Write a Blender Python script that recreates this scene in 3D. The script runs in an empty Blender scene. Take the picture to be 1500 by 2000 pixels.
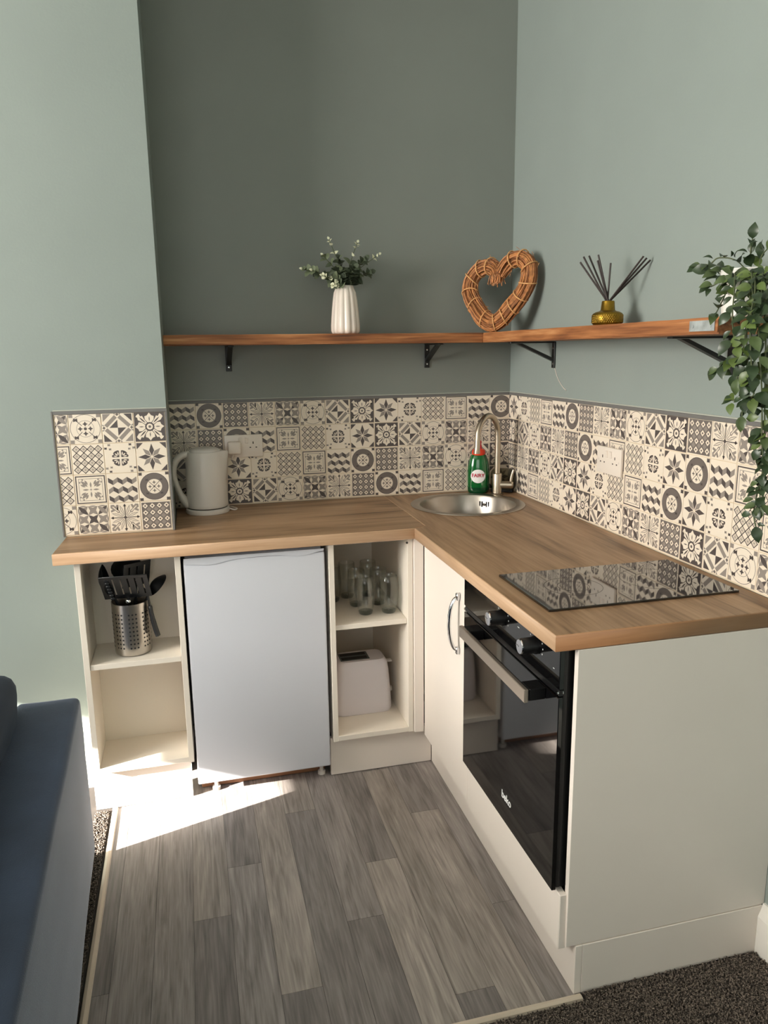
import bpy, bmesh, math, random
from mathutils import Vector, Matrix, Euler
from mathutils.noise import noise as pnoise
R_ = random.Random(7)
S = bpy.context.scene
COL = S.collection
PI = math.pi

# ------------------------------------------------------------------ camera, light, exposure
cam_d = bpy.data.cameras.new('camera'); cam = bpy.data.objects.new('camera', cam_d); COL.objects.link(cam)
S.camera = cam
_f, _yaw, _pit, _rol = 1484.34, .2488, -.2096, -.013
cam_d.sensor_fit = 'VERTICAL'; cam_d.sensor_height = 24.0; cam_d.lens = _f / 2000 * 24.0
cam_d.clip_start = .02; cam_d.clip_end = 100
_fw = Vector((math.sin(_yaw)*math.cos(_pit), math.cos(_yaw)*math.cos(_pit), math.sin(_pit)))
_r = Vector((math.cos(_yaw), -math.sin(_yaw), 0)); _u = _r.cross(_fw)
_r2 = _r*math.cos(_rol)+_u*math.sin(_rol); _u2 = -_r*math.sin(_rol)+_u*math.cos(_rol)
_m = Matrix((_r2, _u2, -_fw)).transposed().to_4x4(); _m.translation = (-1.3165, -3.0029, 1.5007)
cam.matrix_world = _m

w = bpy.data.worlds.new('daylight'); S.world = w; w.use_nodes = True
bg = w.node_tree.nodes['Background']; bg.inputs[0].default_value = (.85, .92, 1, 1); bg.inputs[1].default_value = 1.0

SUN_EL = math.radians(20.5)
sd = bpy.data.lights.new('sun', 'SUN'); sd.energy = 66; sd.angle = math.radians(.53); sd.color = (1, .95, .86)
so = bpy.data.objects.new('sun', sd); COL.objects.link(so)
_d = Vector((.957*math.cos(SUN_EL), .29*math.cos(SUN_EL), -math.sin(SUN_EL)))
so.rotation_euler = _d.to_track_quat('-Z', 'Y').to_euler(); so.location = (-8, -4, 5)

def area_light(name, loc, rot, sx, sy, power, col):
    d = bpy.data.lights.new(name, 'AREA'); d.shape = 'RECTANGLE'; d.size = sx; d.size_y = sy
    d.energy = power; d.color = col
    o = bpy.data.objects.new(name, d); COL.objects.link(o); o.location = loc; o.rotation_euler = rot
    return o
area_light('window_daylight', (-4.98, -2.0, 1.95), (0, -PI/2, 0), 1.5, 1.5, 235, (1, .955, .885))
area_light('rear_fill_light', (-2.6, -5.18, 1.7), (PI/2, 0, 0), 2.2, 1.5, 20, (1, .95, .88))  # unseen fill lamp added behind the camera to lift the faces towards it

S.view_settings.view_transform = 'Standard'; S.view_settings.look = 'None'
S.view_settings.exposure = 0.0; S.view_settings.gamma = 1.0; S.view_settings.use_curve_mapping = False
S.cycles.max_bounces = 10; S.cycles.diffuse_bounces = 6; S.cycles.glossy_bounces = 5; S.cycles.transmission_bounces = 8
S.cycles.sample_clamp_indirect = 6.0; S.cycles.caustics_reflective = False; S.cycles.caustics_refractive = False
S.cycles.use_denoising = True; S.cycles.transparent_max_bounces = 40

# ------------------------------------------------------------------ materials
def srgb(r, g, b):
    f = lambda c: (c/255/12.92) if c/255 <= .04045 else ((c/255+.055)/1.055)**2.4
    return (f(r), f(g), f(b), 1)
def nt(name):
    m = bpy.data.materials.new(name); m.use_nodes = True
    t = m.node_tree; return m, t, t.nodes['Principled BSDF']
def N(t, kind, **kw):
    n = t.nodes.new(kind)
    for k, v in kw.items():
        if k in n.inputs: n.inputs[k].default_value = v
        else: setattr(n, k, v)
    return n
def mat(name, col, rough=.5, metal=0, var=0, vscale=8, bump=0, bscale=60, spec=None, coat=0, stretch=(1, 1, 1), **kw):
    m, t, b = nt(name)
    b.inputs['Base Color'].default_value = col; b.inputs['Roughness'].default_value = rough; b.inputs['Metallic'].default_value = metal
    if spec is not None: b.inputs['Specular IOR Level'].default_value = spec
    if coat: b.inputs['Coat Weight'].default_value = coat; b.inputs['Coat Roughness'].default_value = .05
    for k, v in kw.items(): b.inputs[k.replace('_', ' ')].default_value = v
    if var or bump:
        g = N(t, 'ShaderNodeNewGeometry'); mp = N(t, 'ShaderNodeMapping'); mp.inputs['Scale'].default_value = stretch
        t.links.new(g.outputs['Position'], mp.inputs[0])
    if var:
        n = N(t, 'ShaderNodeTexNoise', Scale=vscale, Detail=4.0); t.links.new(mp.outputs[0], n.inputs['Vector'])
        r = N(t, 'ShaderNodeValToRGB')
        r.color_ramp.elements[0].position = .3; r.color_ramp.elements[1].position = .7
        r.color_ramp.elements[0].color = tuple(c*(1-var) for c in col[:3])+(1,)
        r.color_ramp.elements[1].color = tuple(min(1, c*(1+var)) for c in col[:3])+(1,)
        t.links.new(n.outputs['Fac'], r.inputs[0]); t.links.new(r.outputs[0], b.inputs['Base Color'])
    if bump:
        n2 = N(t, 'ShaderNodeTexNoise', Scale=bscale, Detail=3.0); t.links.new(mp.outputs[0], n2.inputs['Vector'])
        bp = N(t, 'ShaderNodeBump', Strength=bump, Distance=.002); t.links.new(n2.outputs['Fac'], bp.inputs['Height'])
        t.links.new(bp.outputs[0], b.inputs['Normal'])
    return m
def wood(name, stops, axis, rough=.5, freq=1.0, objrand=False, bump=.08, tint=False, fine=.35):
    """long-grain wood: noise stretched along one axis, mixed with finer fibres"""
    m, t, b = nt(name); b.inputs['Roughness'].default_value = rough
    g = N(t, 'ShaderNodeNewGeometry'); src = g.outputs['Position']
    oi = N(t, 'ShaderNodeObjectInfo')
    if objrand:
        ml = N(t, 'ShaderNodeMath', operation='MULTIPLY'); ml.inputs[1].default_value = 37.0
        t.links.new(oi.outputs['Random'], ml.inputs[0])
        ad = N(t, 'ShaderNodeVectorMath', operation='ADD'); t.links.new(src, ad.inputs[0])
        cb = N(t, 'ShaderNodeCombineXYZ')
        for i in range(3): t.links.new(ml.outputs[0], cb.inputs[i])
        t.links.new(cb.outputs[0], ad.inputs[1]); src = ad.outputs[0]
    def layer(sc, along, detail, dist):
        mp = N(t, 'ShaderNodeMapping'); v = [sc, sc, sc]; v[axis] = along; mp.inputs['Scale'].default_value = v
        t.links.new(src, mp.inputs[0])
        n = N(t, 'ShaderNodeTexNoise', Scale=1.0, Detail=detail, Distortion=dist); t.links.new(mp.outputs[0], n.inputs['Vector'])
        return n.outputs['Fac']
    a = layer(16*freq, 1.6*freq, 5.0, 1.6 if objrand else .8); f = layer(110*freq, 5*freq, 3.0, .2)
    mx = N(t, 'ShaderNodeMix', data_type='FLOAT'); mx.inputs['Factor'].default_value = fine
    t.links.new(a, mx.inputs['A']); t.links.new(f, mx.inputs['B'])
    r = N(t, 'ShaderNodeValToRGB'); cr = r.color_ramp
    while len(cr.elements) < len(stops): cr.elements.new(.5)
    for e, (p, c) in zip(cr.elements, stops): e.position = p; e.color = c
    t.links.new(mx.outputs['Result'], r.inputs[0])
    out = r.outputs[0]
    if tint:
        mm = N(t, 'ShaderNodeMix', data_type='RGBA', blend_type='MULTIPLY'); mm.inputs['Factor'].default_value = 1
        t.links.new(out, mm.inputs['A']); t.links.new(oi.outputs['Color'], mm.inputs['B']); out = mm.outputs['Result']
    t.links.new(out, b.inputs['Base Color'])
    if bump:
        bp = N(t, 'ShaderNodeBump', Strength=bump, Distance=.002); t.links.new(mx.outputs['Result'], bp.inputs['Height'])
        t.links.new(bp.outputs[0], b.inputs['Normal'])
    return m
def glassm(name, col, rough=.02, ior=1.45):
    m, t, b = nt(name)
    b.inputs['Base Color'].default_value = col; b.inputs['Roughness'].default_value = rough
    b.inputs['Transmission Weight'].default_value = 1; b.inputs['IOR'].default_value = ior
    return m

M = {}
M['paint'] = mat('sage_wall_paint', srgb(142, 152, 147), .55, var=.03, vscale=3, bump=.12, bscale=160)
M['paint_back'] = mat('darker_alcove_wall', srgb(130, 135, 129), .5, var=.03, vscale=3, bump=.12, bscale=160)  # darker tone for the alcove wall and the breast's return
M['ceiling'] = mat('white_ceiling_paint', srgb(235, 234, 228), .8, var=.01)
M['skirting'] = mat('white_gloss_paint', srgb(238, 234, 226), .3, var=.01)
M['cream'] = mat('cream_satin_board', srgb(236, 226, 216), .38, var=.012, vscale=5)
M['cream_in'] = mat('cream_melamine', srgb(234, 225, 212), .5, var=.012, vscale=5)
M['hole'] = mat('dark_hole', srgb(60, 55, 48), .8)
M['fridge'] = mat('white_enamel', srgb(212, 214, 222), .28, bump=.05, bscale=300)
M['rubber'] = mat('black_rubber', srgb(22, 22, 24), .6)
M['worktop_x'] = wood('oak_laminate_along_x', [(.33, srgb(98, 72, 48)), (.42, srgb(132, 101, 72)), (.50, srgb(154, 121, 90)), (.62, srgb(172, 139, 107))], 0, .42, .9, bump=.05)
M['worktop_y'] = wood('oak_laminate_along_y', [(.33, srgb(98, 72, 48)), (.42, srgb(132, 101, 72)), (.50, srgb(154, 121, 90)), (.62, srgb(172, 139, 107))], 1, .42, .9, bump=.05)
M['edge'] = wood('oak_edge_banding', [(.3, srgb(168, 134, 102)), (.6, srgb(196, 162, 130)), (.75, srgb(205, 172, 140))], 0, .4, 1.2, bump=.04)
M['edge_y'] = wood('oak_edge_banding_y', [(.3, srgb(168, 134, 102)), (.6, srgb(196, 162, 130)), (.75, srgb(205, 172, 140))], 1, .4, 1.2, bump=.04)
M['end_edge'] = wood('oak_end_strip', [(.3, srgb(140, 100, 68)), (.6, srgb(160, 118, 82)), (.75, srgb(168, 126, 90))], 0, .4, 1.5, bump=.03)
st = [(.32, srgb(74, 42, 22)), (.42, srgb(126, 76, 42)), (.52, srgb(164, 106, 62)), (.64, srgb(206, 152, 102))]
M['shelf_x'] = wood('rustic_board_along_x', st, 0, .6, 1.0, bump=.3)
M['shelf_y'] = wood('rustic_board_along_y', st, 1, .6, 1.0, bump=.3)
M['galv'] = mat('galvanised_steel', srgb(190, 196, 196), .45, .6, var=.25, vscale=40, bump=.1, bscale=120)
M['plank'] = wood('grey_oak_vinyl', [(.30, srgb(100, 94, 91)), (.43, srgb(130, 123, 119)), (.55, srgb(151, 143, 139)), (.72, srgb(174, 166, 160))], 1, .42, 1.7, objrand=True, bump=.06, tint=True, fine=.42)
M['subfloor'] = mat('dark_subfloor', srgb(52, 48, 45), .8)
M['strip'] = mat('cream_threshold_metal', srgb(214, 200, 182), .35, .2, var=.05)
M['carpet_base'] = mat('carpet_backing', srgb(52, 46, 42), .95)
m, t, b = nt('carpet_yarn'); b.inputs['Roughness'].default_value = .95
g = N(t, 'ShaderNodeNewGeometry'); n = N(t, 'ShaderNodeTexNoise', Scale=190.0, Detail=2.0); t.links.new(g.outputs['Position'], n.inputs['Vector'])
r = N(t, 'ShaderNodeValToRGB'); r.color_ramp.elements[0].position = .38; r.color_ramp.elements[1].position = .64
r.color_ramp.elements[0].color = srgb(48, 42, 38); r.color_ramp.elements[1].color = srgb(142, 128, 116)
t.links.new(n.outputs['Fac'], r.inputs[0]); t.links.new(r.outputs[0], b.inputs['Base Color']); M['carpet'] = m
M['tile'] = mat('cream_tile', srgb(234, 221, 203), .32, var=.015, vscale=14)
M['tile_dark'] = mat('tile_print_charcoal', srgb(84, 76, 74), .34)
M['tile_mid'] = mat('tile_print_grey', srgb(146, 136, 128), .34)
M['tile_brown'] = mat('tile_print_taupe', srgb(112, 103, 98), .34)
M['grout'] = mat('pale_grout', srgb(222, 206, 180), .8)
M['trim_grey'] = mat('grey_tile_trim', srgb(112, 110, 108), .45)
M['lit_edge'] = mat('lit_edge_caulk', srgb(176, 178, 168), .5)
M['steel'] = mat('brushed_steel', srgb(196, 190, 182), .28, 1, bump=.06, bscale=90, stretch=(1, 1, 8))
M['sink'] = mat('sink_steel', srgb(176, 168, 158), .3, 1, bump=.04, bscale=200)
M['nickel'] = mat('brushed_nickel', srgb(188, 176, 158), .33, 1)
M['chrome'] = mat('chrome', srgb(225, 225, 228), .08, 1)
M['handle_alu'] = mat('warm_aluminium', srgb(176, 164, 152), .38, .85)
M['blackglass'] = mat('black_glass', srgb(10, 10, 11), .04, spec=.9)
M['hob'] = mat('hob_glass', srgb(10, 10, 10), .03, spec=1.0, coat=.6)
M['black'] = mat('black_plastic', srgb(14, 14, 15), .35)
M['blackmetal'] = mat('black_iron', srgb(20, 20, 20), .45)
M['print'] = mat('white_print', srgb(232, 232, 230), .5)
M['wplast'] = mat('white_plastic', srgb(226, 219, 211), .3)
M['socket'] = mat('socket_plastic', srgb(229, 218, 206), .3)
M['toaster'] = mat('toaster_plastic', srgb(214, 208, 212), .35)
M['toaster_in'] = mat('toaster_slot_metal', srgb(92, 100, 100), .4, .4)
M['vase'] = mat('white_ceramic', srgb(234, 222, 210), .25)
M['brass'] = mat('antique_gold', srgb(150, 118, 42), .3, .9, var=.2, vscale=80)
M['reed'] = mat('dark_reed', srgb(52, 42, 40), .6)
M['twig'] = mat('willow_twig', srgb(186, 126, 76), .65, var=.35, vscale=60)
M['twig_d'] = mat('willow_twig_dark', srgb(140, 88, 50), .65, var=.35, vscale=60)
M['bind'] = mat('pale_cane', srgb(222, 168, 110), .55, var=.15, vscale=50)
M['leafg'] = mat('glossy_leaf', srgb(76, 92, 54), .36, var=.3, vscale=25)
M['leafd'] = mat('dark_leaf', srgb(48, 64, 40), .36, var=.3, vscale=25)
M['leafy'] = mat('young_leaf', srgb(86, 104, 50), .4, var=.25, vscale=25)
M['stem'] = mat('green_stem', srgb(84, 92, 62), .6)
M['euc'] = mat('eucalyptus_leaf', srgb(112, 122, 94), .6, var=.2, vscale=40)
M['eucd'] = mat('eucalyptus_leaf_dark', srgb(76, 86, 66), .6, var=.2, vscale=40)
M['bud'] = mat('pale_bud', srgb(226, 226, 196), .6)
M['pot'] = mat('white_pot', srgb(236, 234, 228), .3)
M['soil'] = mat('dark_soil', srgb(40, 32, 26), .9)
M['bottle'] = mat('green_bottle', srgb(6, 104, 44), .12, coat=.5, Transmission_Weight=.25)
M['liq_d'] = mat('green_bottle_base', srgb(6, 60, 30), .2)
M['cap'] = mat('red_orange_cap', srgb(226, 62, 34), .3)
M['spout'] = mat('red_spout', srgb(196, 24, 48), .3)
M['label_w'] = mat('white_label', srgb(240, 236, 232), .4)
M['label_r'] = mat('red_lettering', srgb(206, 26, 62), .4)
def thin_glass(name, tint, refl=.9, rough=.03):
    m = bpy.data.materials.new(name); m.use_nodes = True; t = m.node_tree; t.nodes.clear()
    out = N(t, 'ShaderNodeOutputMaterial'); tr = N(t, 'ShaderNodeBsdfTransparent'); tr.inputs[0].default_value = tint
    gl = N(t, 'ShaderNodeBsdfGlossy'); gl.inputs['Roughness'].default_value = rough; gl.inputs[0].default_value = (refl, refl, refl, 1)
    lw = N(t, 'ShaderNodeLayerWeight', Blend=.5); pw = N(t, 'ShaderNodeMath', operation='POWER'); pw.inputs[1].default_value = 3.5
    t.links.new(lw.outputs['Facing'], pw.inputs[0]); fr = N(t, 'ShaderNodeMath', operation='MULTIPLY_ADD'); fr.inputs[1].default_value = .8; fr.inputs[2].default_value = .06
    t.links.new(pw.outputs[0], fr.inputs[0]); mx = N(t, 'ShaderNodeMixShader')
    t.links.new(fr.outputs[0], mx.inputs[0]); t.links.new(tr.outputs[0], mx.inputs[1]); t.links.new(gl.outputs[0], mx.inputs[2]); t.links.new(mx.outputs[0], out.inputs[0])
    return m
M['glass'] = thin_glass('clear_glass', (.95, .96, .95, 1))
M['glass_base'] = thin_glass('thick_glass_base', (.70, .74, .72, 1))
M['acrylic'] = thin_glass('smoky_acrylic', (.66, .65, .58, 1), .8, .1)
M['utensil'] = mat('black_nylon', srgb(24, 26, 28), .4)
M['velvet'] = mat('navy_velvet', srgb(52, 65, 86), .8, var=.18, vscale=7, bump=.3, bscale=420, Sheen_Weight=1.0, Sheen_Roughness=.3, Sheen_Tint=srgb(226, 234, 250))
M['velvet_d'] = mat('dark_navy_velvet', srgb(28, 38, 52), .85, var=.18, vscale=9, bump=.3, bscale=420, Sheen_Weight=.3, Sheen_Roughness=.4, Sheen_Tint=srgb(150, 165, 190))
M['pvc'] = mat('white_pvc', srgb(236, 236, 234), .35)
M['blind'] = mat('added_blind_fabric', srgb(214, 206, 190), .8)
M['cable'] = mat('white_cable', srgb(222, 212, 202), .4)
M['skirt_brown'] = mat('brown_wood_edge', srgb(140, 96, 66), .6)

# ------------------------------------------------------------------ mesh helpers
def root_loc(o):
    v = Vector((0, 0, 0))
    while o is not None: v += o.location; o = o.parent
    return v
def obj(name, bm, m, parent=None, world=False, smooth=False, angle=40):
    if world and parent is not None: bmesh.ops.translate(bm, verts=bm.verts, vec=-root_loc(parent))
    me = bpy.data.meshes.new(name); bm.to_mesh(me); bm.free()
    for x in (m if isinstance(m, (list, tuple)) else [m]): me.materials.append(x)
    if smooth:
        me.polygons.foreach_set('use_smooth', [True]*len(me.polygons))
        try: me.set_sharp_from_angle(angle=math.radians(angle))
        except Exception: pass
    o = bpy.data.objects.new(name, me); COL.objects.link(o); o.parent = parent
    return o
def thing(name, label, cat, loc=(0, 0, 0), rz=0, group=None):
    o = bpy.data.objects.new(name, None); COL.objects.link(o); o.location = loc; o.rotation_euler = (0, 0, rz)
    o.empty_display_size = .05
    o['label'] = label; o['category'] = cat
    if group: o['group'] = group
    return o
def tag(o, label, cat, group=None):
    o['label'] = label; o['category'] = cat
    if group: o['group'] = group
    return o
def struct(o): o['kind'] = 'structure'; return o
def nb(): return bmesh.new()
def box(bm, x0, x1, y0, y1, z0, z1, bev=0, seg=1, mi=0):
    t = bmesh.new(); bmesh.ops.create_cube(t, size=1)
    for v in t.verts: v.co = Vector(((x0+x1)/2+v.co.x*(x1-x0), (y0+y1)/2+v.co.y*(y1-y0), (z0+z1)/2+v.co.z*(z1-z0)))
    if bev: bmesh.ops.bevel(t, geom=t.edges[:], offset=bev, segments=seg, profile=.6, affect='EDGES')
    return join(bm, t, mi)
def join(bm, t, mi=0, mtx=None):
    if mtx is not None: t.transform(mtx)
    mp = {}
    for v in t.verts: mp[v] = bm.verts.new(v.co)
    for f in t.faces:
        try: nf = bm.faces.new([mp[v] for v in f.verts])
        except ValueError: continue
        nf.material_index = mi if mi is not None else f.material_index
    t.free(); return bm
def lathe(prof, seg=32, mi=0, bm=None, closed=False, sx=1, sy=1):
    """prof: list of (r,z); r==0 ends become poles"""
    bm = bm or bmesh.new(); rings = []
    for r, z in prof:
        if r <= 1e-6: rings.append([bm.verts.new((0, 0, z))])
        else: rings.append([bm.verts.new((r*sx*math.cos(2*PI*i/seg), r*sy*math.sin(2*PI*i/seg), z)) for i in range(seg)])
    pairs = list(zip(rings, rings[1:])) + ([(rings[-1], rings[0])] if closed else [])
    for a, b in pairs:
        for i in range(seg):
            j = (i+1) % seg
            if len(a) == 1 and len(b) == 1: continue
            if len(a) == 1: vs = [a[0], b[j], b[i]]
            elif len(b) == 1: vs = [a[i], a[j], b[0]]
            else: vs = [a[i], a[j], b[j], b[i]]
            f = bm.faces.new(vs); f.material_index = mi
    return bm
def moved(bm, *p):
    bmesh.ops.translate(bm, verts=bm.verts, vec=Vector(p)); return bm
def tube(pts, rad, seg=8, bm=None, mi=0, sx=1.0, cap=True):
    bm = bm or bmesh.new(); pts = [Vector(p) for p in pts]; n = len(pts)
    rads = rad if isinstance(rad, (list, tuple)) else [rad]*n
    tang = []
    for i in range(n):
        a = pts[max(0, i-1)]; b = pts[min(n-1, i+1)]; tang.append((b-a).normalized())
    up = Vector((0, 0, 1)) if abs(tang[0].z) < .9 else Vector((1, 0, 0))
    nrm = tang[0].cross(up).normalized(); rings = []
    for i in range(n):
        nrm = (nrm - tang[i]*nrm.dot(tang[i])).normalized(); bi = tang[i].cross(nrm)
        rings.append([bm.verts.new(pts[i]+(nrm*math.cos(2*PI*k/seg)*sx+bi*math.sin(2*PI*k/seg))*rads[i]) for k in range(seg)])
    for a, b in zip(rings, rings[1:]):
        for k in range(seg):
            f = bm.faces.new([a[k], a[(k+1) % seg], b[(k+1) % seg], b[k]]); f.material_index = mi
    if cap:
        for rg in (rings[0][::-1], rings[-1]):
            f = bm.faces.new(rg); f.material_index = mi
    return bm
def smoothpath(pts, n=6):
    P = [Vector(p) for p in pts]; out = []
    for i in range(len(P)-1):
        p0 = P[max(0, i-1)]; p1 = P[i]; p2 = P[i+1]; p3 = P[min(len(P)-1, i+2)]
        for k in range(n):
            t = k/n
            out.append(.5*((2*p1)+(p2-p0)*t+(2*p0-5*p1+4*p2-p3)*t*t+(3*p1-p0-3*p2+p3)*t**3))
    out.append(P[-1]); return out
def prism(poly, d, bm=None, mi=0, bev=0):
    """poly: list of 3D points of a planar outline; d: extrusion vector"""
    t = bmesh.new(); d = Vector(d)
    f = t.faces.new([t.verts.new(Vector(p)) for p in poly])
    r = bmesh.ops.extrude_face_region(t, geom=[f]); vs = [e for e in r['geom'] if isinstance(e, bmesh.types.BMVert)]
    bmesh.ops.translate(t, verts=vs, vec=d); bmesh.ops.recalc_face_normals(t, faces=t.faces)
    if bev: bmesh.ops.bevel(t, geom=t.edges[:], offset=bev, segments=2, profile=.6, affect='EDGES')
    return join(bm or bmesh.new(), t, mi)
def cyl(c0, c1, r, seg=20, bm=None, mi=0, r2=None):
    return tube([c0, c1], [r, r if r2 is None else r2], seg, bm, mi)
def copy_tree(o, loc, label, rz=None, group=None):
    c = o.copy(); COL.objects.link(c); c.location = loc
    if rz is not None: c.rotation_euler = (0, 0, rz)
    c['label'] = label
    if group: c['group'] = group
    for ch in list(o.children):
        d = ch.copy(); COL.objects.link(d); d.parent = c
        for g2 in list(ch.children):
            e = g2.copy(); COL.objects.link(e); e.parent = d
    return c
def text_mesh(s, size, name='lettering', ext=.0002, bold=0):
    cu = bpy.data.curves.new(name, 'FONT'); cu.body = s; cu.size = size; cu.extrude = ext; cu.align_x = 'CENTER'; cu.align_y = 'CENTER'
    cu.offset = bold; cu.resolution_u = 4
    o = bpy.data.objects.new(name, cu); COL.objects.link(o)
    dg = bpy.context.evaluated_depsgraph_get(); me = bpy.data.meshes.new_from_object(o.evaluated_get(dg))
    bpy.data.objects.remove(o); bm = bmesh.new(); bm.from_mesh(me); bpy.data.meshes.remove(me); bpy.data.curves.remove(cu)
    return bm

# ================================================================== room shell
H = .910; XP = -1.387; YP = -.371; XL, YF, ZC = -5.0, -5.2, 3.05
def wallbox(name, m, *a):
    bm = nb(); box(bm, *a); return struct(obj(name, bm, m))
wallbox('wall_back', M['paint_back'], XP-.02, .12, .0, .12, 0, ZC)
wallbox('wall_right', M['paint'], 0, .12, YF, 0, 0, ZC)
# chimney breast: sage front, darker return into the alcove
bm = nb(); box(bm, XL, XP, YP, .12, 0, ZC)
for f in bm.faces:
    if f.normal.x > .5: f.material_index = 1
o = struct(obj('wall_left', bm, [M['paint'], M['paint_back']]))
wallbox('ceiling', M['ceiling'], XL, .12, YF, .12, ZC, ZC+.1)
# rear wall and window wall with real openings
def wall_with_hole(name, m, axis, p0, p1, a0, a1, h0, h1, z0, z1):
    bm = nb()
    def seg(u0, u1, w0, w1):
        if axis == 'x': box(bm, p0, p1, u0, u1, w0, w1)
        else: box(bm, u0, u1, p0, p1, w0, w1)
    seg(a0, h0, 0, ZC); seg(h1, a1, 0, ZC); seg(h0, h1, 0, z0); seg(h0, h1, z1, ZC)
    return struct(obj(name, bm, m))
wall_with_hole('wall_window_side', M['paint'], 'x', XL-.2, XL, YF, YP, -2.9, -.95, .7, 2.5)
wall_with_hole('wall_rear', M['paint'], 'y', YF-.2, YF, XL-.2, .12, -3.8, -1.4, .9, 2.4)
def window(name, axis, p, a0, a1, z0, z1):
    t_ = nb()
    def bar(u0, u1, w0, w1):
        if axis == 'x': box(t_, p-.03, p+.03, u0, u1, w0, w1, .004)
        else: box(t_, u0, u1, p-.03, p+.03, w0, w1, .004)
    bar(a0, a0+.06, z0, z1); bar(a1-.06, a1, z0, z1); bar(a0+.06, a1-.06, z0, z0+.06); bar(a0+.06, a1-.06, z1-.06, z1)
    return struct(obj(name, t_, M['pvc']))
window('window_1', 'x', XL-.1, -2.9, -.95, .7, 2.5)
window('rear_fill_window', 'y', YF-.1, -3.8, -1.4, .9, 2.4)  # unseen rear window, added to go with the fill lamp
# unseen blind added half way down to block the sun above the floor
bm = nb(); box(bm, XL+.012, XL+.016, -2.95, -.90, 1.525, 2.52); cyl((XL+.03, -2.97, 2.54), (XL+.03, -.88, 2.54), .025, 12, bm)
tag(obj('added_sun_blind', bm, M['blind'], smooth=True), 'unseen beige blind added to cut the sun at the window', 'blind')

# floor: subfloor slab, vinyl planks, carpet
bm = nb(); box(bm, XL, .12, YF, .12, -.06, -.003)
floor = struct(obj('floor', bm, M['subfloor']))
pm = nb(); box(pm, 0, 1, 0, 1, 0, 1); pme = bpy.data.meshes.new('plank'); pm.to_mesh(pme); pm.free(); pme.materials.append(M['plank'])
joints = {0: [-1.34, -.33], 1: [-.61, -1.62], 2: [-.47, -1.48], 3: [-1.152, -.14], 4: [-.955], 5: [-1.453, -.44], 6: [-.729], 7: [-1.26, -.25],
          8: [-1.04, -.03], 9: [-1.56, -.548], 10: [-.836], 11: [-1.30, -.29], 12: [-.60]}
tones = {(3, 0): .70, (3, 1): 1.02, (4, 0): 1.0, (4, 1): .78, (5, 0): .72, (5, 1): 1.12, (6, 0): .78, (6, 1): 1.05, (7, 0): .74, (7, 1): .98, (8, 0): 1.2, (8, 1): .74,
         (9, 0): .7, (9, 1): 1.02, (9, 2): .72, (10, 0): 1.16, (10, 1): .8, (2, 0): .74, (2, 1): .95, (1, 0): .98, (0, 0): .9, (0, 1): .72, (11, 0): .95, (11, 1): 1.0}
for c in range(13):
    x0 = max(-1.632, -1.69+.1*c); x1 = min(-1.59+.1*c, -.40)
    if x1-x0 < .01: continue
    cuts = [-1.634]+sorted(j for j in joints[c] if j > -1.63)+[-.02]
    for k, (a, b_) in enumerate(zip(cuts, cuts[1:])):
        p = bpy.data.objects.new('plank', pme); COL.objects.link(p); p.parent = floor
        p.location = (x0+.0004, a+.0004, -.003); p.scale = (x1-x0-.0008, b_-a-.0008, .003)
        tn = tones.get((c, k), R_.uniform(.78, 1.1)); p.color = (tn, tn*(.985 if tn > 1 else 1), tn*(.96 if tn > 1 else 1.02), 1)
# threshold strips
def strip(name, pts, wdt):
    bm = nb()
    (x0, y0), (x1, y1) = pts
    d = Vector((x1-x0, y1-y0, 0)).normalized(); n = Vector((-d.y, d.x, 0))*wdt/2
    a = Vector((x0, y0, 0)); b_ = Vector((x1, y1, 0))
    prof = [(-1, 0), (-.75, .005), (0, .0065), (.75, .005), (1, 0)]
    prism([a+n*u+Vector((0, 0, h)) for u, h in prof], b_-a, bm)
    return struct(obj(name, bm, M['strip']))
strip('trim_1', ((-1.640, -.545), (-1.640, -1.66)), .02)
strip('trim_2', ((-1.65, -1.645), (-.506, -1.645)), .02)
# carpet
bm = nb(); box(bm, XL, -1.651, YF, YP, -.003, .001); box(bm, -1.651, 0, YF, -1.656, -.003, .001); box(bm, -.50, 0, -1.656, -1.6345, -.003, .001)
cb = struct(obj('floor_carpet', bm, M['carpet_base']))
vs = []; fs = []
def tufts(x0, x1, y0, y1, step):
    nx = int((x1-x0)/step); ny = int((y1-y0)/step)
    for i in range(nx):
        for j in range(ny):
            x = x0+(i+R_.random())*step; y = y0+(j+R_.random())*step
            h = R_.uniform(.006, .011); r = R_.uniform(.0018, .003); a = R_.random()*2
            k = len(vs); tx = x+R_.uniform(-.003, .003); ty = y+R_.uniform(-.003, .003)
            for q in range(3): vs.append((x+r*math.cos(a+q*2.094), y+r*math.sin(a+q*2.094), .0005))
            for q in range(3): vs.append((tx+r*.8*math.cos(a+q*2.094+.5), ty+r*.8*math.sin(a+q*2.094+.5), h))
            fs.extend([(k, k+1, k+4, k+3), (k+1, k+2, k+5, k+4), (k+2, k, k+3, k+5), (k+3, k+4, k+5)])
tufts(-1.15, -.005, -1.95, -1.659, .0034); tufts(-.497, -.02, -1.659, -1.637, .0034)
tufts(-1.70, -1.654, -1.75, -.56, .0036)
me = bpy.data.meshes.new('carpet_pile'); me.from_pydata(vs, [], fs); me.materials.append(M['carpet'])
o = bpy.data.objects.new('carpet_pile', me); COL.objects.link(o); o['kind'] = 'stuff'
tag(o, 'brown grey flecked carpet pile beside the vinyl planks', 'carpet')
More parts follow.
